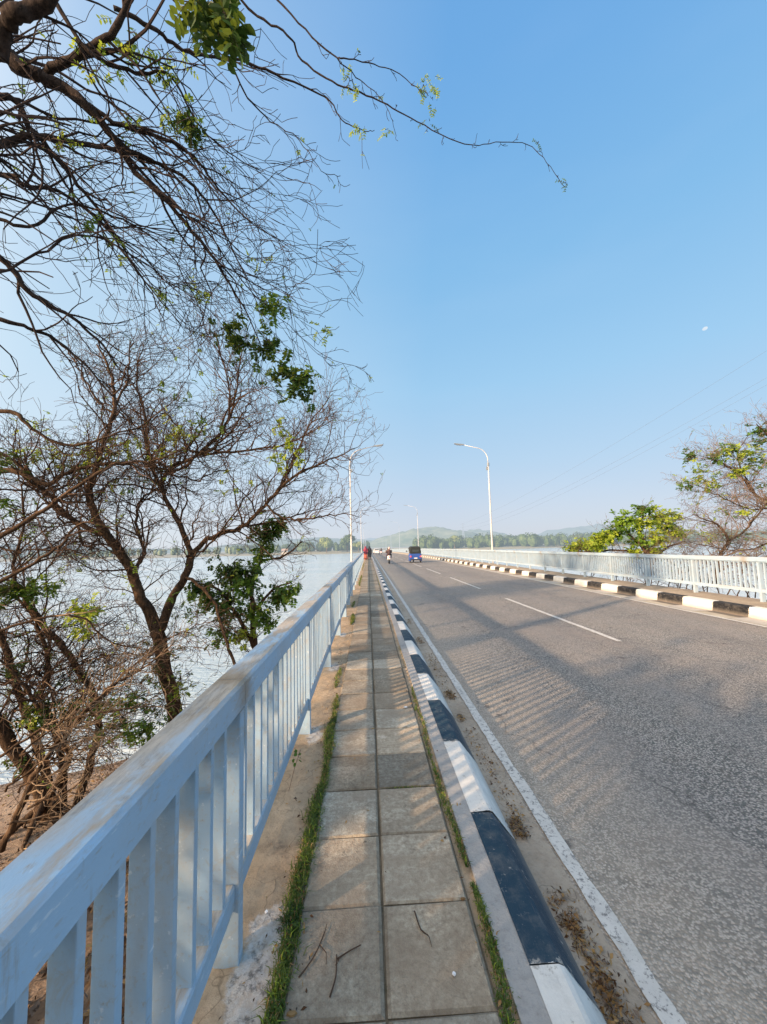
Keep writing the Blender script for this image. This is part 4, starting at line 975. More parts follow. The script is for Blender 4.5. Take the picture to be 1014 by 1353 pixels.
# --- unseen leafy trees beside and behind the viewer, shaped to throw the dappled shade
GAPS = [(1.65, 3.5, .32), (1.95, 4.35, .42), (2.6, 5.6, .45), (1.6, 6.3, .4), (4.0, 6.8, .5), (4.7, 4.7, .4), (6.0, 6.3, .5), (.05, 4.6, .3), (-.1, 6.4, .5), (3.2, 8.6, .5), (-.2, 2.3, .15), (1.45, 2.85, .3), (1.15, 2.25, .2)]
def lit(c):                      # openings cut in the leaves so sun patches land at chosen road spots
    t = (c[2]+.2)/math.tan(SUN_EL); gx, gy = c[0]+TR.x*t, c[1]+TR.y*t
    return any(math.hypot(gx-a, (gy-b)) < q+.50 for a, b, q in GAPS)
def shade_tree(x, y, ztop, n, seed, label, box=None):
    T = Tree('shade_tree', (x, y, -2.8), label, group=None, seed=seed); rg_ = T.rg
    z0 = -2.8
    T.limb([((x, y, z0-.4), .2), ((x+.1, y, z0+1.6), .16), ((x-.1, y+.1, z0+3), .12)])
    for k in range(7):
        a = k/7*6.28+rg_.random(); L_ = rg_.uniform(1.6, 2.8)
        T.limb([((x, y, z0+2.6), .09), ((x+math.cos(a)*L_*.5, y+math.sin(a)*L_*.5, z0+3.6+rg_.random()), .06), ((x+math.cos(a)*L_, y+math.sin(a)*L_, ztop-rg_.uniform(.2, 1.8)), .02)],
               twigs=dict(step=.3, L=(.5, 1.2), lvl=2, kids=(4,), **UP))
    for _ in range(n):
        a = rg_.uniform(0, 6.28); q = math.sqrt(rg_.random())*3.0; z = rg_.uniform(-.8, ztop)
        if lit((x+math.cos(a)*q, y+math.sin(a)*q, z)): continue
        T.cluster((x+math.cos(a)*q, y+math.sin(a)*q, z), (.45, .45, .3), 13, L=.26, k=4, lf=.15, m=rg_.choice((0, 0, 1)))
    if box:  # extra leaf mass added to thicken the foreground shade
        for _ in range(box[6]):
            c_ = (rg_.uniform(box[0], box[1]), rg_.uniform(box[2], box[3]), rg_.uniform(box[4], box[5]))
            if lit(c_): continue
            T.cluster(c_, (.45, .45, .35), 14, L=.26, k=4, lf=.15, m=rg_.choice((0, 0, 1)))
    T.done(M['bark'], M['twig'], LV, lone=0)
SHADE = [(-3.9, -1.6, 2.4, 56, 'unseen dense low leafy tree added beside the left railing for foreground shade'), (-5.2, -3.2, 3.9, 74, 'unseen leafy shade tree on the left bank just behind the viewpoint'), (-8.6, -1.2, 4.6, 60, 'unseen taller leafy shade tree further down the left bank'),
         (-6.2, -8.8, 4.0, 66, 'unseen leafy shade tree on the left bank well behind the viewpoint'), (-10.5, -6.0, 4.8, 50, 'unseen leafy shade tree close to the water behind the viewpoint')]
for i, (x, y, zt, n, lb) in enumerate(SHADE): shade_tree(x, y, zt, n, 50+i, lb, (-5.0, -3.3, -5.5, .2, -.4, 2.9, 130) if i == 0 else None)

# --- right bank
TR1 = Tree('leafy_tree', tuple(at(872, 745, 17.)), 'bright green leafy tree rising behind the right railing left of the bare one', seed=41)
for q in (((862, 760, 17, .10), (852, 728, 17, .08), (838, 712, 17, .05), (820, 695, 17, .03)), ((862, 760, 17, .09), (856, 728, 17, .07), (846, 700, 17, .05), (850, 680, 17, .02)),
          ((862, 745, 17, .08), (880, 725, 17, .05), (905, 715, 17, .02)), ((856, 735, 17, .06), (830, 728, 17.3, .05), (790, 728, 17.5, .03), (760, 730, 17.6, .015))):
    TR1.limb(A(*q), twigs=dict(step=.2, L=(.5, 1.4), **UP))
for x, y, n, s_, mm in ((825, 685, 50, .55, 0), (815, 700, 40, .5, 1), (848, 690, 30, .4, 0), (872, 682, 55, .55, 2), (882, 695, 40, .45, 0), (868, 710, 30, .4, 2), (845, 715, 36, .45, 0), (802, 708, 40, .45, 2), (788, 715, 40, .45, 0), (845, 672, 16, .3, 1), (892, 678, 12, .3, 2), (896, 702, 22, .3, 0), (855, 672, 14, .3, 0), (862, 725, 24, .35, 2), (840, 730, 20, .3, 0)):
    TR1.cluster(at(x, y, 17), (s_*.95, s_*.8, s_*.62), int(n*1.3), L=.26, k=4, lf=.15, m=(2 if (mm == 0 and x % 2 == 0) else mm))
TR1.done(M['bark'], M['twig'], [M['leaf_bright'], M['leaf'], M['leaf_lime']])
TR3 = Tree('bush', tuple(at(768, 745, 19.5)), 'low lime green bush showing over the right railing at the edge of the tree', 'bush', seed=43)
TR3.limb(A((768, 750, 19.5, .05), (768, 730, 19.5, .04), (775, 718, 19.5, .02)), twigs=dict(step=.2, L=(.4, .9), **UP))
TR3.limb(A((768, 750, 19.5, .05), (760, 730, 19.5, .03), (752, 724, 19.5, .02)))
for x, y, n, s_ in ((770, 720, 44, .55), (782, 718, 30, .4), (755, 724, 22, .4), (762, 726, 24, .4), (792, 722, 20, .4)):
    TR3.cluster(at(x, y, 19.5), (s_*1.1, s_, s_*.55), int(n*1.4), L=.26, k=4, lf=.13, m=2)
TR3.done(M['bark'], M['twig'], LV)
TR2 = Tree('bare_tree', tuple(at(948, 765, 13.)), 'spreading half bare tree at the right edge with sparse green leaf tufts on top', seed=42, thick=.62)
r_ = dict(step=.10, L=(.5, 1.6), trop=(-.3, 0, .3), wig=.16, kids=(6, 4), t0=.15)
TR2.limb(A((944, 775, 13, .11), (952, 735, 13, .09), (962, 716, 13, .08), (955, 700, 13, .06), (942, 690, 13., .04), (915, 680, 13, .02)), twigs=r_)
TR2.limb(A((962, 716, 13, .06), (985, 700, 13.2, .05), (1010, 670, 13.4, .04), (1040, 640, 13.5, .03)), twigs=r_)
TR2.limb(A((1035, 760, 13.2, .13), (1045, 700, 13.3, .11), (1030, 670, 13.3, .09), (1000, 655, 13.2, .07), (975, 625, 13.1, .05), (950, 610, 13., .03), (925, 602, 13., .012)), twigs=r_)
TR2.limb(A((1000, 655, 13.2, .05), (985, 630, 13.3, .04), (975, 600, 13.4, .03), (990, 575, 13.5, .015)), twigs=r_)
TR2.limb(A((1030, 670, 13.2, .05), (990, 672, 13.1, .04), (950, 655, 13.1, .03), (920, 640, 13, .012)), twigs=r_)
TR2.limb(A((1050, 690, 13.2, .06), (1020, 715, 13., .05), (980, 728, 12.8, .035), (940, 722, 12.6, .02), (905, 715, 12.5, .01)), twigs=r_)
TR2.limb(A((1060, 640, 13.2, .06), (1040, 600, 13., .05), (1015, 575, 12.8, .035), (1000, 560, 12.6, .02)), twigs=r_)
for x, y, n, s_, mm in ((912, 601, 14, .2, 0), (955, 597, 16, .3, 2), (965, 592, 14, .25, 0), (945, 605, 12, .25, 0), (985, 598, 22, .35, 2), (975, 622, 22, .3, 2), (995, 612, 12, .3, 0), (1005, 568, 20, .3, 0), (1010, 580, 16, .3, 0), (925, 632, 10, .25, 2), (908, 640, 8, .2, 0), (928, 620, 8, .2, 2), (1000, 600, 10, .3, 2), (985, 675, 8, .2, 2), (1010, 640, 8, .3, 0), (940, 640, 8, .3, 2)):
    TR2.cluster(at(x, y, 13), (s_*1.25, s_, s_*.8), int(n*1.6), L=.17, k=4, lf=.10, m=mm)
for i in range(40): TR2.cluster(at(rt.uniform(900, 1014), rt.uniform(590, 720), rt.uniform(12.6, 13.6)), .2, 3, L=.15, k=3, lf=.08, m=rt.choice((0, 2, 2)))
TR2.done(M['bark'], M['twig_brown'], LV, lone=.06)
for k in range(26):
    x = 790+k*10+rt.uniform(-8, 8); Y_ = rt.uniform(12.5, 15) if k > 8 else rt.uniform(14.5, 18)
    BR = Tree('dead_bush', tuple(at(x, 775, Y_)), 'leafless brown dead bush among the rocks behind the right railing', 'bush', 'dead bushes behind the right railing', seed=80+k)
    BR.limb(A((x, 790, Y_, .02), (x+rt.uniform(-12, 12), 757, Y_, .015), (x+rt.uniform(-30, 20), 738+rt.uniform(-10, 8), Y_, .008)), twigs=dict(step=.2, L=(.4, 1.3), trop=(-.2, 0, .2), wig=.2, kids=(4, 3)), sides=5)
    BR.done(M['bark'], M['twig_brown'], LV, lone=.02)
# rocks
def rock_mesh(seed):
    rg_ = random.Random(seed); m = MB(); m.sphere((0, 0, 0), 1, .8, .6, 9, 6)
    m.v = [tuple(Vector(v)*(1+.35*mn.noise(Vector(v)*1.3+Vector((seed*7., 0, 0)))+rg_.uniform(-.05, .05))) for v in m.v]; return m
rk = [rock_mesh(i) for i in range(4)]; ro_ = []
for i in range(70):
    if i < 4: o = rk[i].build('rock', M['rock']); ro_.append(o)
    else: o = ro_[i % 4].copy(); col.objects.link(o)
    x = 9.9+rt.random()**1.4*5; y = 6.5+rt.random()**1.3*26; s_ = rt.uniform(.14, .42)
    o.location = (x, y, zright(x, y)+s_*.25); o.scale = (s_, s_, s_); o.rotation_euler = (rt.uniform(-.4, .4), rt.uniform(-.4, .4), rt.uniform(0, 6))
    tag(o, 'blue grey boulder on the slope behind the right railing', 'rock', 'boulders below the right railing')

# ------------------------------------------------------------------ grass, weeds, litter
def blades(name, label, spots, n, h=(.015, .05), mats=None):
    m = MB(); rg_ = random.Random(n)
    wsum = sum(s_[4] for s_ in spots)
    for (x0, x1, y0, y1, wt) in spots:
        for _ in range(int(n*wt/wsum)):
            y = rg_.uniform(y0, y1); e_ = 1-abs((y-y0)/(y1-y0)*2-1)**3
            cxx = (x0+x1)/2+mn.noise(Vector((y*3.1, x0, 0)))*.025; hw = (x1-x0)/2*(.55+.75*abs(mn.noise(Vector((y*5, 1, 2))))+.2)*max(.3, e_)
            x = cxx+rg_.gauss(0, .45)*hw; L_ = rg_.uniform(*h)*(.6+.8*rg_.random()); a = rg_.uniform(0, 6.28); d = Vector((math.cos(a), math.sin(a), 0))
            ln = rg_.uniform(.3, 1.2); sd = d.cross(Vector((0, 0, 1)))*rg_.uniform(.0012, .003); p = Vector((x, y, -.008+zd(y)))
            q = p+d*L_*.35*ln+Vector((0, 0, L_*.6)); r2 = p+d*L_*ln+Vector((0, 0, L_*(.85-.3*ln)))
            mi = 0 if rg_.random() < .8 else rg_.choice((1, 2))
            b = len(m.v); m.v += [tuple(p-sd), tuple(p+sd), tuple(q+sd*.8), tuple(q-sd*.8), tuple(r2)]
            m.f += [(b, b+1, b+2, b+3), (b+3, b+2, b+4)]; m.mi += [mi, mi]
    o = m.build(name, [M['grass'], M['leaf_lime'], M['leaf_dry']]); tag(o, label, kind='stuff'); return o
blades('grass', 'ragged green grass growing along the seam between verge and slabs', [(-.41, -.30, 1.25, 3.0, 3.2), (-.41, -.31, 2.95, 3.9, 1.6), (-.40, -.33, 3.9, 4.35, .25), (-.46, -.36, 4.6, 5.3, .22), (-.45, -.33, 8.2, 9.4, .9), (-.5, -.4, 10.5, 11.6, .3), (-.48, -.33, 16, 22, 1.2), (-.48, -.40, 26, 40, 1.)], 13500)
blades('grass', 'thin grass and weeds sprouting between the slabs and the kerb', [(.415, .475, 1.2, 1.95, 2.2), (.415, .475, 2.05, 2.9, 1.6), (.42, .48, 2.9, 4.5, 1.5), (.43, .48, 5.2, 6.4, .12), (.42, .48, 14, 22, .8)], 3600, (.008, .032))
blades('moss', 'green moss in the joint across the slabs', [(.03, .40, 2.7, 2.725, 1)], 500, (.004, .012))
# weed on the rail foot
W_ = Tree('weed', (-.50, 2.72, .2), 'tiny green weed sprig poking through the balusters by the second post', 'weed', seed=3)
W_.tw.tube([Vector((-.06, 0, -.2)), Vector((-.02, 0, -.05)), Vector((.02, .0, .06))], .002, 4)
for i in range(9): W_.leaflet(Vector((.0, 0, .0))+rv(W_.rg, .016)+Vector((0, 0, .05*i/9)), rv(W_.rg), rv(W_.rg).normalized(), .028, .02, 0)
W_.done(M['bark'], M['twig'], LV)
# dead leaves and grit in the gutter
def litter(name, label, spots, size=(.003, .016), mats=None, z0=ROADZ+.012):
    m = MB(); rg_ = random.Random(len(label))
    for (x, y, sx_, sy_, n, hz_) in spots:
        for _ in range(n):
            p = Vector((x+rg_.gauss(0, 1)*sx_, y+rg_.uniform(-1, 1)*sy_, z0+abs(rg_.gauss(0, 1))*hz_))
            u = rv(rg_); u.z *= .35; u.normalize(); v_ = u.orthogonal(); v_.rotate(Matrix.Rotation(rg_.uniform(0, 6.28), 3, u)); s_ = rg_.uniform(*size); w_ = s_*rg_.uniform(.1, .5)
            mid = p+v_*w_*.3+Vector((0, 0, .3*w_))
            m.quad(p-u*s_, p+v_*w_+Vector((0, 0, w_*.5)), p+u*s_, p-v_*w_*.6, m=rg_.choice((0, 0, 1, 2)))
    o = m.build(name, mats or [M['leaf_dry'], simple('litter_brown_'+name, (.085, .05, .03), .95, .1), simple('litter_grey_'+name, (.16, .13, .105), .95, .1)]); tag(o, label, kind='stuff'); return o
litter('leaf_litter', 'brown dead leaves and bark gathered in the gutter beside the near kerb',
       [(.92, 1.5, .04, .6, 1300, .003), (.89, 1.35, .020, .34, 1000, .006), (.92, 1.8, .022, .18, 330, .006), (.90, 2.0, .03, .12, 90, .004), (.90, 2.55, .030, .09, 420, .016), (.94, 3.2, .04, .7, 420, .003), (.92, 4.1, .02, .08, 160, .008), (.93, 4.7, .035, .12, 420, .014), (.94, 5.6, .04, .9, 380, .003), (.93, 7.4, .035, .25, 300, .012), (.93, 9.2, .03, .3, 160, .01), (.93, 12, .03, 1.5, 200, .008), (.95, 16, .03, 3, 200, .008)])
litter('leaf_litter', 'scattered dry leaf crumbs on the verge and slabs', [(-.40, 2.5, .07, 1.3, 260, .002), (-.42, 5, .06, 1.5, 220, .002), (-.42, 9, .08, 3, 240, .004), (.0, 3, .25, 2.2, 60, .001), (-.36, 1.5, .05, .2, 60, .004), (.43, 3, .03, 1.6, 130, .002)], (.004, .014), z0=.004)
o = litter('bank_debris', 'broken sticks, husks and dead leaves strewn on the sandy slope below the left railing', [(0, 0, 0, 0, 0, 0)])
m = MB(); rg_ = random.Random(9)
for _ in range(15000):
    x = -1.0-abs(rg_.gauss(0, 3.4)); y = rg_.uniform(0, 12.5); z = zleft(x, y)+.015
    if z < -3.75: continue
    p = Vector((x, y, z)); u = rv(rg_); u.z *= .3; u.normalize(); s_ = rg_.uniform(.008, .06)*(1 if rg_.random() > .04 else 3); v_ = u.cross(Vector((0, 0, 1)))*s_*rg_.uniform(.08, .5)
    m.quad(p-u*s_, p-v_+Vector((0, 0, .02)), p+u*s_+Vector((0, 0, .01)), p+v_, m=rg_.choice((0, 1, 1, 2)))
me_ = o.data; me_.clear_geometry(); me_.from_pydata(m.v, [], m.f); me_.polygons.foreach_set('material_index', m.mi); me_.update()
# fallen twigs on the slabs (each a thing)
for i, (P_s, lb) in enumerate(((((395, 1292), (415, 1265), (428, 1235), (432, 1222)), 'forked dead twig lying on the near left slab'), (((436, 1318), (444, 1290), (445, 1262)), 'curved dead twig right of the forked one on the near left slab'),
                               (((548, 1205), (556, 1228), (566, 1236)), 'bent dry twig on the near right slab below the joint'), (((446, 1268), (462, 1258), (477, 1250)), 'faint straight stick beside the curved twig on the near left slab'))):
    base = Vector((*[0, 0], 0)); pts = []
    for (px, py) in P_s:
        d = fw+cxv*((px-507)/F)+cyv*((676.5-py)/F); t = (0.007-EYE)/d.z; pts.append(Vector((d.x*t, d.y*t, .0075+rt.uniform(0, .003))))
    Q, rad = smooth_pts(pts, [.0032-.0006*k for k in range(len(pts))], 4); c0 = Q[0].copy(); m = MB(); m.tube([q-c0 for q in Q], rad, 5)
    if i in (0, 2): k_ = len(Q)//2; m.tube([Q[k_]-c0, Q[k_]-c0+Vector((.03, -.035, .002)), Q[k_]-c0+Vector((.035, -.075, 0))], [.002, .0018, .001], 5)
    tag(m.build('twig', M['twig'], loc=c0), lb, 'twig')
def flat_bit(px, py, r_, mat, name, label, cat, n=7, ry=1.):
    d = fw+cxv*((px-507)/F)+cyv*((676.5-py)/F); t = (0.01-EYE)/d.z; m = MB(); rr = random.Random(px)
    P = [(math.cos(a*6.283/n)*r_*rr.uniform(.8, 1.2), math.sin(a*6.283/n)*r_*ry*rr.uniform(.8, 1.2)) for a in range(n)]
    b = len(m.v); m.v = [(x, y, 0) for x, y in P]+[(x*.85, y*.85, .004) for x, y in P]; m.f = [tuple(range(n, 2*n))]+[(i, (i+1) % n, n+(i+1) % n, n+i) for i in range(n)]; m.mi = [0]*(n+1)
    tag(m.build(name, mat, loc=(d.x*t, d.y*t, .006)), label, cat)
flat_bit(600, 1286, .007, M['white_bit'], 'bottle_cap', 'small round white cap lying on the near right slab', 'litter', 12)
flat_bit(536, 934, .02, M['white_bit'], 'paper_scrap', 'crumpled white paper scrap on the slab near the kerb', 'litter', 6, .7)
flat_bit(352, 1204, .007, M['white_bit'], 'pebble', 'tiny pale pebble at the edge of the grass strip', 'litter', 6)
flat_bit(386, 1338, .018, M['leaf_dry'], 'dry_leaf', 'curled dry leaf at the foot of the grass by the nearest slab', 'leaf', 7, .5)
flat_bit(612, 1187, .011, M['leaf_dry'], 'dry_leaf', 'small orange leaf beside the weeds at the kerb side', 'leaf', 7, .6)
flat_bit(493, 962, .012, M['leaf_dry'], 'dry_leaf', 'brown leaf crumb on the middle joint farther up the pavement', 'leaf', 6, .6)
# ------------------------------------------------------------------ people and vehicles
def person(name, label, loc, rz, skirt, top, hairm, veil=True, sit=False, arms=None, parent_mats=None, h=1.58, helmet=None, legm=None):
    r = empty(name, loc, rz); tag(r, label, 'person'); k = h/1.7
    V = []; E_ = []; Rr = []
    def a(p, rad, par=None):
        V.append(tuple(x*k for x in p)); Rr.append(rad*k)
        if par is not None: E_.append((par, len(V)-1))
        return len(V)-1
    if sit:
        pel = a((0, 0, .02), .15); ch = a((0, .05, .30), .14, pel); nk = a((0, .08, .50), .06, ch); hd = a((0, .10, .60), .085, nk); a((0, .10, .70), .09, hd)
        for s_ in (-1, 1):
            sh = a((s_*.19, .07, .44), .06, ch); el = a((s_*.27, .28, .22), .045, sh); wr = a((s_*.25, .50, .24), .033, el)
            pm_ = a((s_*.25, .56, .25), .035, wr)
            hp = a((s_*.12, .05, -.02), .10, pel); kn = a((s_*.20, .42, -.04), .07, hp); an = a((s_*.19, .28, -.42), .045, kn); a((s_*.19, .42, -.47), .04, an)
    else:
        pel = a((0, 0, .95), .14); wa = a((0, 0, 1.1), .115, pel); ch = a((0, 0, 1.32), .135, wa); nk = a((0, .01, 1.47), .055, ch); hd = a((0, .02, 1.56), .08, nk); a((0, .02, 1.64), .085, hd)
        for s_ in (-1, 1):
            st_ = .10*s_
            sh = a((s_*.18, 0, 1.40), .06, ch); el = a((s_*.25, -.04-st_*.6, 1.12), .042, sh); wr = a((s_*.25, .08-st_, .88), .03, el)
            pm_ = a((s_*.25, .10-st_, .81), .035, wr)
            for f_ in range(4): fi = a((s_*.25+(f_-1.5)*.012, .115-st_+(f_ % 2)*.008, .755), .009, pm_); a((s_*.25+(f_-1.5)*.012, .12-st_, .70+.012*abs(f_-1)), .008, fi)
            th = a((s_*.22, .14-st_, .78), .010, pm_)
            hp = a((s_*.09, 0, .90), .095, pel); kn = a((s_*.10, .03+st_, .50), .06, hp); an = a((s_*.10, st_*1.9-.05, .09), .04, kn); a((s_*.11, st_*1.9+.11, .035), .035, an)
    me = bpy.data.meshes.new('body'); me.from_pydata(V, E_, []); o = bpy.data.objects.new('body', me); col.objects.link(o); o.parent = r
    sk = o.modifiers.new('skin', 'SKIN'); sk.use_smooth_shade = True
    for i, v in enumerate(me.skin_vertices[0].data): v.radius = (Rr[i], Rr[i]); v.use_root = (i == 0)
    ss = o.modifiers.new('sub', 'SUBSURF'); ss.levels = 1; ss.render_levels = 1
    me.materials.append(M['skin'])
    if sit:
        m = MB(); m.tube([Vector((0, 0, -.06))*k, Vector((0, .03, .15))*k, Vector((0, .06, .34))*k, Vector((0, .08, .49))*k], [.19*k, .18*k, .215*k, .09*k], 12); m.build('shirt', top, r, smooth=True)
        m = MB()
        for s_ in (-1, 1): m.tube([Vector((s_*.19, .07, .45))*k, Vector((s_*.27, .28, .22))*k, Vector((s_*.25, .47, .235))*k], [.078*k, .062*k, .05*k], 8)
        m.build('sleeves', top, r, smooth=True)
        m = MB()
        for s_ in (-1, 1): m.tube([Vector((s_*.10, 0, 0))*k, Vector((s_*.20, .42, -.03))*k, Vector((s_*.19, .28, -.42))*k], [.13*k, .095*k, .07*k], 8)
        m.build('trousers', skirt, r, smooth=True)
        m = MB(); m.sphere((0, .10*k, .67*k), .135*k, .145*k, .145*k, 14, 10); m.build('helmet' if helmet else 'hair', helmet or hairm, r, smooth=True)
    else:
        m = MB(); n = 16
        lev = [(1.52, .075), (1.42, .20), (1.30, .205), (1.10, .16), (.95, .20), (.70, .235)]
        for i in range(len(lev)-1): pass
        m.tube([Vector((0, 0, z*k)) for z, _ in lev], [q*k for _, q in lev], n); o2 = m.build('top', top, r, smooth=True); o2.scale = (1, .72, 1)
        m = MB(); lev = [(.98, .19), (.75, .225), (.45, .25), (.20, .28), (.07, .29)] if not legm else [(.98, .19), (.8, .22), (.55, .23), (.35, .22)]
        m.tube([Vector((0, .02*(i % 2), z*k)) for i, (z, _) in enumerate(lev)], [q*k for _, q in lev], n); o2 = m.build('skirt', skirt, r, smooth=True); o2.scale = (1, .75, 1)
        m = MB()
        for s_ in (-1, 1): m.tube([Vector((s_*.17, 0, 1.41))*k, Vector((s_*.25, -.04-s_*.06, 1.12))*k, Vector((s_*.25, .06-s_*.1, .90))*k], [.075*k, .06*k, .05*k], 8)
        m.build('sleeves', top, r, smooth=True)
        m = MB()
        if veil:
            m.tube([Vector((0, .02, z*k)) for z in (1.72, 1.70, 1.62, 1.52, 1.42, 1.22, 1.12)], [.03*k, .09*k, .118*k, .125*k, .19*k, .235*k, .22*k], 14); m.build('headscarf', hairm, r, smooth=True)
        else:
            m.sphere((0, 0, 1.63*k), .105*k, .115*k, .12*k, 12, 8); m.tube([Vector((0, -.07, 1.6))*k, Vector((0, -.10, 1.3))*k], [.08*k, .04*k], 8); m.build('hair', hairm, r, smooth=True)
    # face features (seen only from the front)
    hz0 = (.64 if sit else 1.60)*k; yf = (.10 if sit else .02)*k
    m = MB(); m.sphere((0, yf+.085*k, hz0-.01), .012, .02, .022, 6, 5); m.build('nose', M['skin'], r)
    for s_ in (-1, 1): m = MB(); m.sphere((s_*.032*k, yf+.078*k, hz0+.015), .011, .007, .007, 6, 5); m.build('eye', M['hair'], r)
    return r
person('person', 'woman in a maroon headscarf and long orange skirt walking away on the pavement', (-.33, 48, zd(48)), 0, M['orange'], M['maroon'], M['maroon'], h=1.66)
person('person', 'person in black clothes walking beside the woman in the orange skirt', (.17, 48.2, zd(48)), 0, M['black'], M['black'], M['black'], legm=1, h=1.66)

def wheel(mb_parent, x, y, z, r_, w_, name='wheel'):
    m = MB(); N_ = 20
    m.tube([Vector((x-w_/2, y, z)), Vector((x-w_*.4, y, z)), Vector((x+w_*.4, y, z)), Vector((x+w_/2, y, z))], [r_*.9, r_, r_, r_*.9], N_); o = m.build(name, M['rubber'], mb_parent)
    m = MB(); m.tube([Vector((x-w_/2-.006, y, z)), Vector((x+w_/2+.006, y, z))], r_*.55, 14); m.build('rim', M['metal'], o); return o
# three-wheeler, seen from behind
r = empty('auto_rickshaw', (4.95, 41.4, ROADZ+zd(41))); tag(r, 'blue three wheeled auto rickshaw with black canvas hood driving away in the right lane', 'auto rickshaw')
def loft(secs, mat, name, par, **k):
    """secs: list of closed rings with equal counts"""
    m = MB(); n = len(secs[0])
    for s_ in secs: m.v += s_
    for i in range(len(secs)-1):
        for j in range(n):
            a = i*n+j; b = i*n+(j+1) % n; m.f.append((a, b, b+n, a+n)); m.mi.append(0)
    m.f.append(tuple(reversed(range(n)))); m.mi.append(0); m.f.append(tuple(range((len(secs)-1)*n, len(secs)*n))); m.mi.append(0)
    return m.build(name, mat, par, **k)
def ring(y, hw, z0, z1, c=.08, ht=None):
    ht = hw if ht is None else ht
    return [(-hw+c, y, z0), (hw-c, y, z0), (hw, y, z0+c), (ht, y, z1-c), (ht-c, y, z1), (-ht+c, y, z1), (-ht, y, z1-c), (-hw, y, z0+c)]
loft([ring(-1.12, .58, .38, .93), ring(-1.02, .64, .30, .98), ring(-.2, .65, .28, .98), ring(.0, .60, .26, .55), ring(.55, .55, .26, .55), ring(.75, .5, .28, .95), ring(1.15, .36, .34, .92), ring(1.32, .22, .42, .80)], M['blue_body'], 'body', r, bevel=.02)
loft([ring(-1.08, .56, .93, 1.50, .06, .50), ring(-1.0, .61, .90, 1.66, .10, .54), ring(-.2, .63, 1.30, 1.73, .10, .56), ring(.6, .60, 1.45, 1.70, .10, .52), ring(.98, .50, 1.45, 1.60, .06, .46)], M['canvas'], 'hood', r, bevel=.02)
m = MB(); m.box(-.34, .34, -1.098, -1.085, 1.12, 1.38); m.build('rear_window', M['glass_dark'], r, bevel=.004)
m = MB(); m.box(-.44, .44, .98, 1.0, .98, 1.46); m.build('windscreen', M['glass_dark'], r)
for s_ in (-1, 1):
    m = MB(); m.box(s_*.52-.075, s_*.52+.075, -1.17, -1.08, .58, .74); m.build('tail_light', M['tail_red'], r, bevel=.02)
    m = MB(); m.box(s_*.56-.12, s_*.56+.12, -1.0, -.2, .20, .46); m.build('mudguard', M['blue_body'], r, bevel=.03)
    wheel(r, s_*.56, -.62, .21, .21, .11)
    m = MB(); m.tube([Vector((s_*.58, -.2, .9)), Vector((s_*.58, -.15, 1.4))], .02, 6); m.tube([Vector((s_*.50, .85, .9)), Vector((s_*.50, .75, 1.5))], .02, 6); m.build('hood_frame', M['metal'], r)
    m = MB(); m.tube([Vector((s_*.52, .85, 1.15)), Vector((s_*.72, .88, 1.2))], .012, 5); m.box(s_*.75-.06, s_*.75+.06, .86, .89, 1.13, 1.28); m.build('mirror', M['canvas'], r)
wheel(r, 0, 1.08, .21, .21, .11)
m = MB(); m.box(-.17, .17, -1.15, -1.13, .44, .54); m.build('licence_plate', M['plate'], r)
m = MB(); m.box(-.60, .60, -1.20, -1.12, .30, .38); m.build('bumper', M['rubber'], r, bevel=.02)
m = MB(); m.box(-.5, .5, -.75, -.55, .55, 1.15); m.box(-.5, .5, -.6, -.1, .55, .72); m.build('rear_seat', M['canvas'], r, bevel=.04)

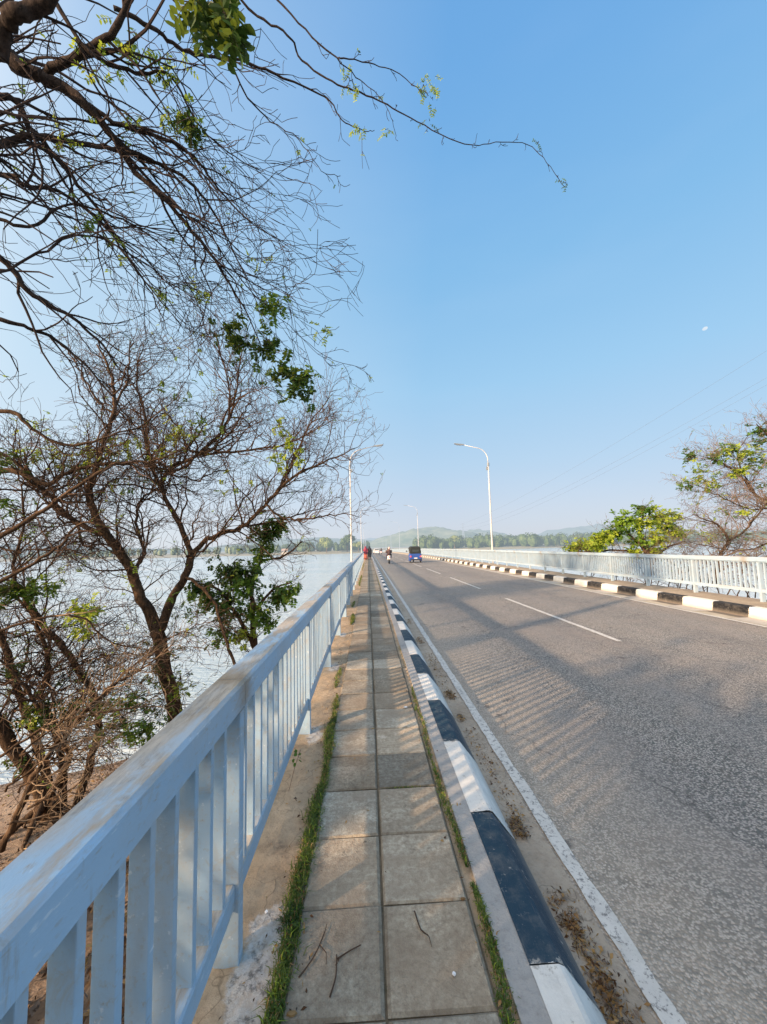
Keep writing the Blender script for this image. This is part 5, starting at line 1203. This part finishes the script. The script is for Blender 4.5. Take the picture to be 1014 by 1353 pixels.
def scooter(loc, label, white=True):
    r = empty('motorcycle', loc); tag(r, label, 'motorcycle')
    wheel(r, 0, -.60, .28, .28, .12); wheel(r, 0, .65, .28, .28, .10)
    loft([ring(-.85, .07, .62, .80, .03), ring(-.72, .16, .48, .84, .06), ring(-.3, .19, .40, .84, .08), ring(.05, .15, .36, .74, .06), ring(.2, .10, .33, .50, .04)], M['white_body'], 'body', r, bevel=.015)
    m = MB(); m.box(-.15, .15, -.72, .12, .83, .92); m.build('seat', M['rubber'], r, bevel=.04)
    loft([ring(.42, .20, .35, 1.0, .08), ring(.50, .17, .40, 1.04, .08), ring(.58, .07, .6, .95, .03)], M['white_body'], 'front_shield', r, bevel=.01)
    m = MB(); m.tube([Vector((-.34, .36, 1.10)), Vector((-.12, .46, 1.06)), Vector((.12, .46, 1.06)), Vector((.34, .36, 1.10))], .016, 6)
    for s_ in (-1, 1): m.tube([Vector((s_*.25, .40, 1.09)), Vector((s_*.30, .42, 1.3))], .008, 5); m.box(s_*.33-.06, s_*.33+.06, .40, .42, 1.26, 1.36)
    m.build('handlebar', M['metal'], r)
    m = MB(); m.box(-.07, .07, -.90, -.83, .66, .74); m.build('tail_light', M['tail_red'], r, bevel=.01)
    m = MB(); m.box(-.09, .09, -.91, -.89, .46, .58); m.build('licence_plate', M['plate'], r)
    m = MB(); m.tube([Vector((.17, .1, .28)), Vector((.18, -.4, .30)), Vector((.18, -.8, .36))], .04, 8); m.build('exhaust', M['metal'], r)
    m = MB(); m.tube([Vector((0, .62, .3)), Vector((0, .46, 1.05))], .03, 6); m.build('fork', M['metal'], r); return r
my = 40.6; mz = ROADZ+zd(my)
scooter((2.16, my, mz), 'white motorcycle carrying two riders away along the left lane')
person('person', 'front rider in dark clothes and a black helmet steering the white motorcycle', (2.12, my-.10, mz+.92), 0, M['navy'], M['dark_cloth'], M['hair'], sit=True, helmet=M['hair'])
person('person', 'pillion passenger in dark clothes with a pale pink scarf over the head riding behind', (2.19, my-.48, mz+.97), 0, M['dark_cloth'], M['dark_cloth'], M['pink'], sit=True, helmet=M['pink'])
fy = 104.; fz = ROADZ+zd(fy)
r = empty('car', (2.2, fy, fz)); tag(r, 'tiny white car far down the left lane near the crest of the bridge', 'car')
loft([ring(-1.9, .72, .35, .85), ring(-1.7, .80, .28, .95), ring(-.9, .82, .25, .98), ring(1.0, .82, .25, .95), ring(1.7, .78, .28, .85), ring(1.95, .68, .35, .72)], M['white_body'], 'body', r, bevel=.03)
loft([ring(-1.7, .70, .93, 1.0, .03, .66), ring(-1.3, .72, .93, 1.42, .08, .60), ring(.1, .72, .93, 1.46, .08, .60), ring(.9, .70, .93, 1.0, .03, .64)], M['white_body'], 'cabin', r, bevel=.02)
m = MB(); m.quad((-.6, -1.70, 1.02), (.6, -1.70, 1.02), (.52, -1.36, 1.36), (-.52, -1.36, 1.36)); m.build('rear_window', M['glass_dark'], r)
for s_ in (-1, 1):
    m = MB(); m.box(s_*.62-.1, s_*.62+.1, -1.93, -1.86, .62, .78); m.build('tail_light', M['tail_red'], r, bevel=.01)
    for y_ in (-1.2, 1.2): wheel(r, s_*.74, y_, .3, .3, .18)
scooter((3.3, fy-6, fz), 'tiny distant motorcycle between the white car and the right lane')
person('person', 'tiny distant rider in dark clothes on the far motorcycle', (3.3, fy-6.2, fz+.92), 0, M['navy'], M['dark_cloth'], M['hair'], sit=True, helmet=M['hair'])
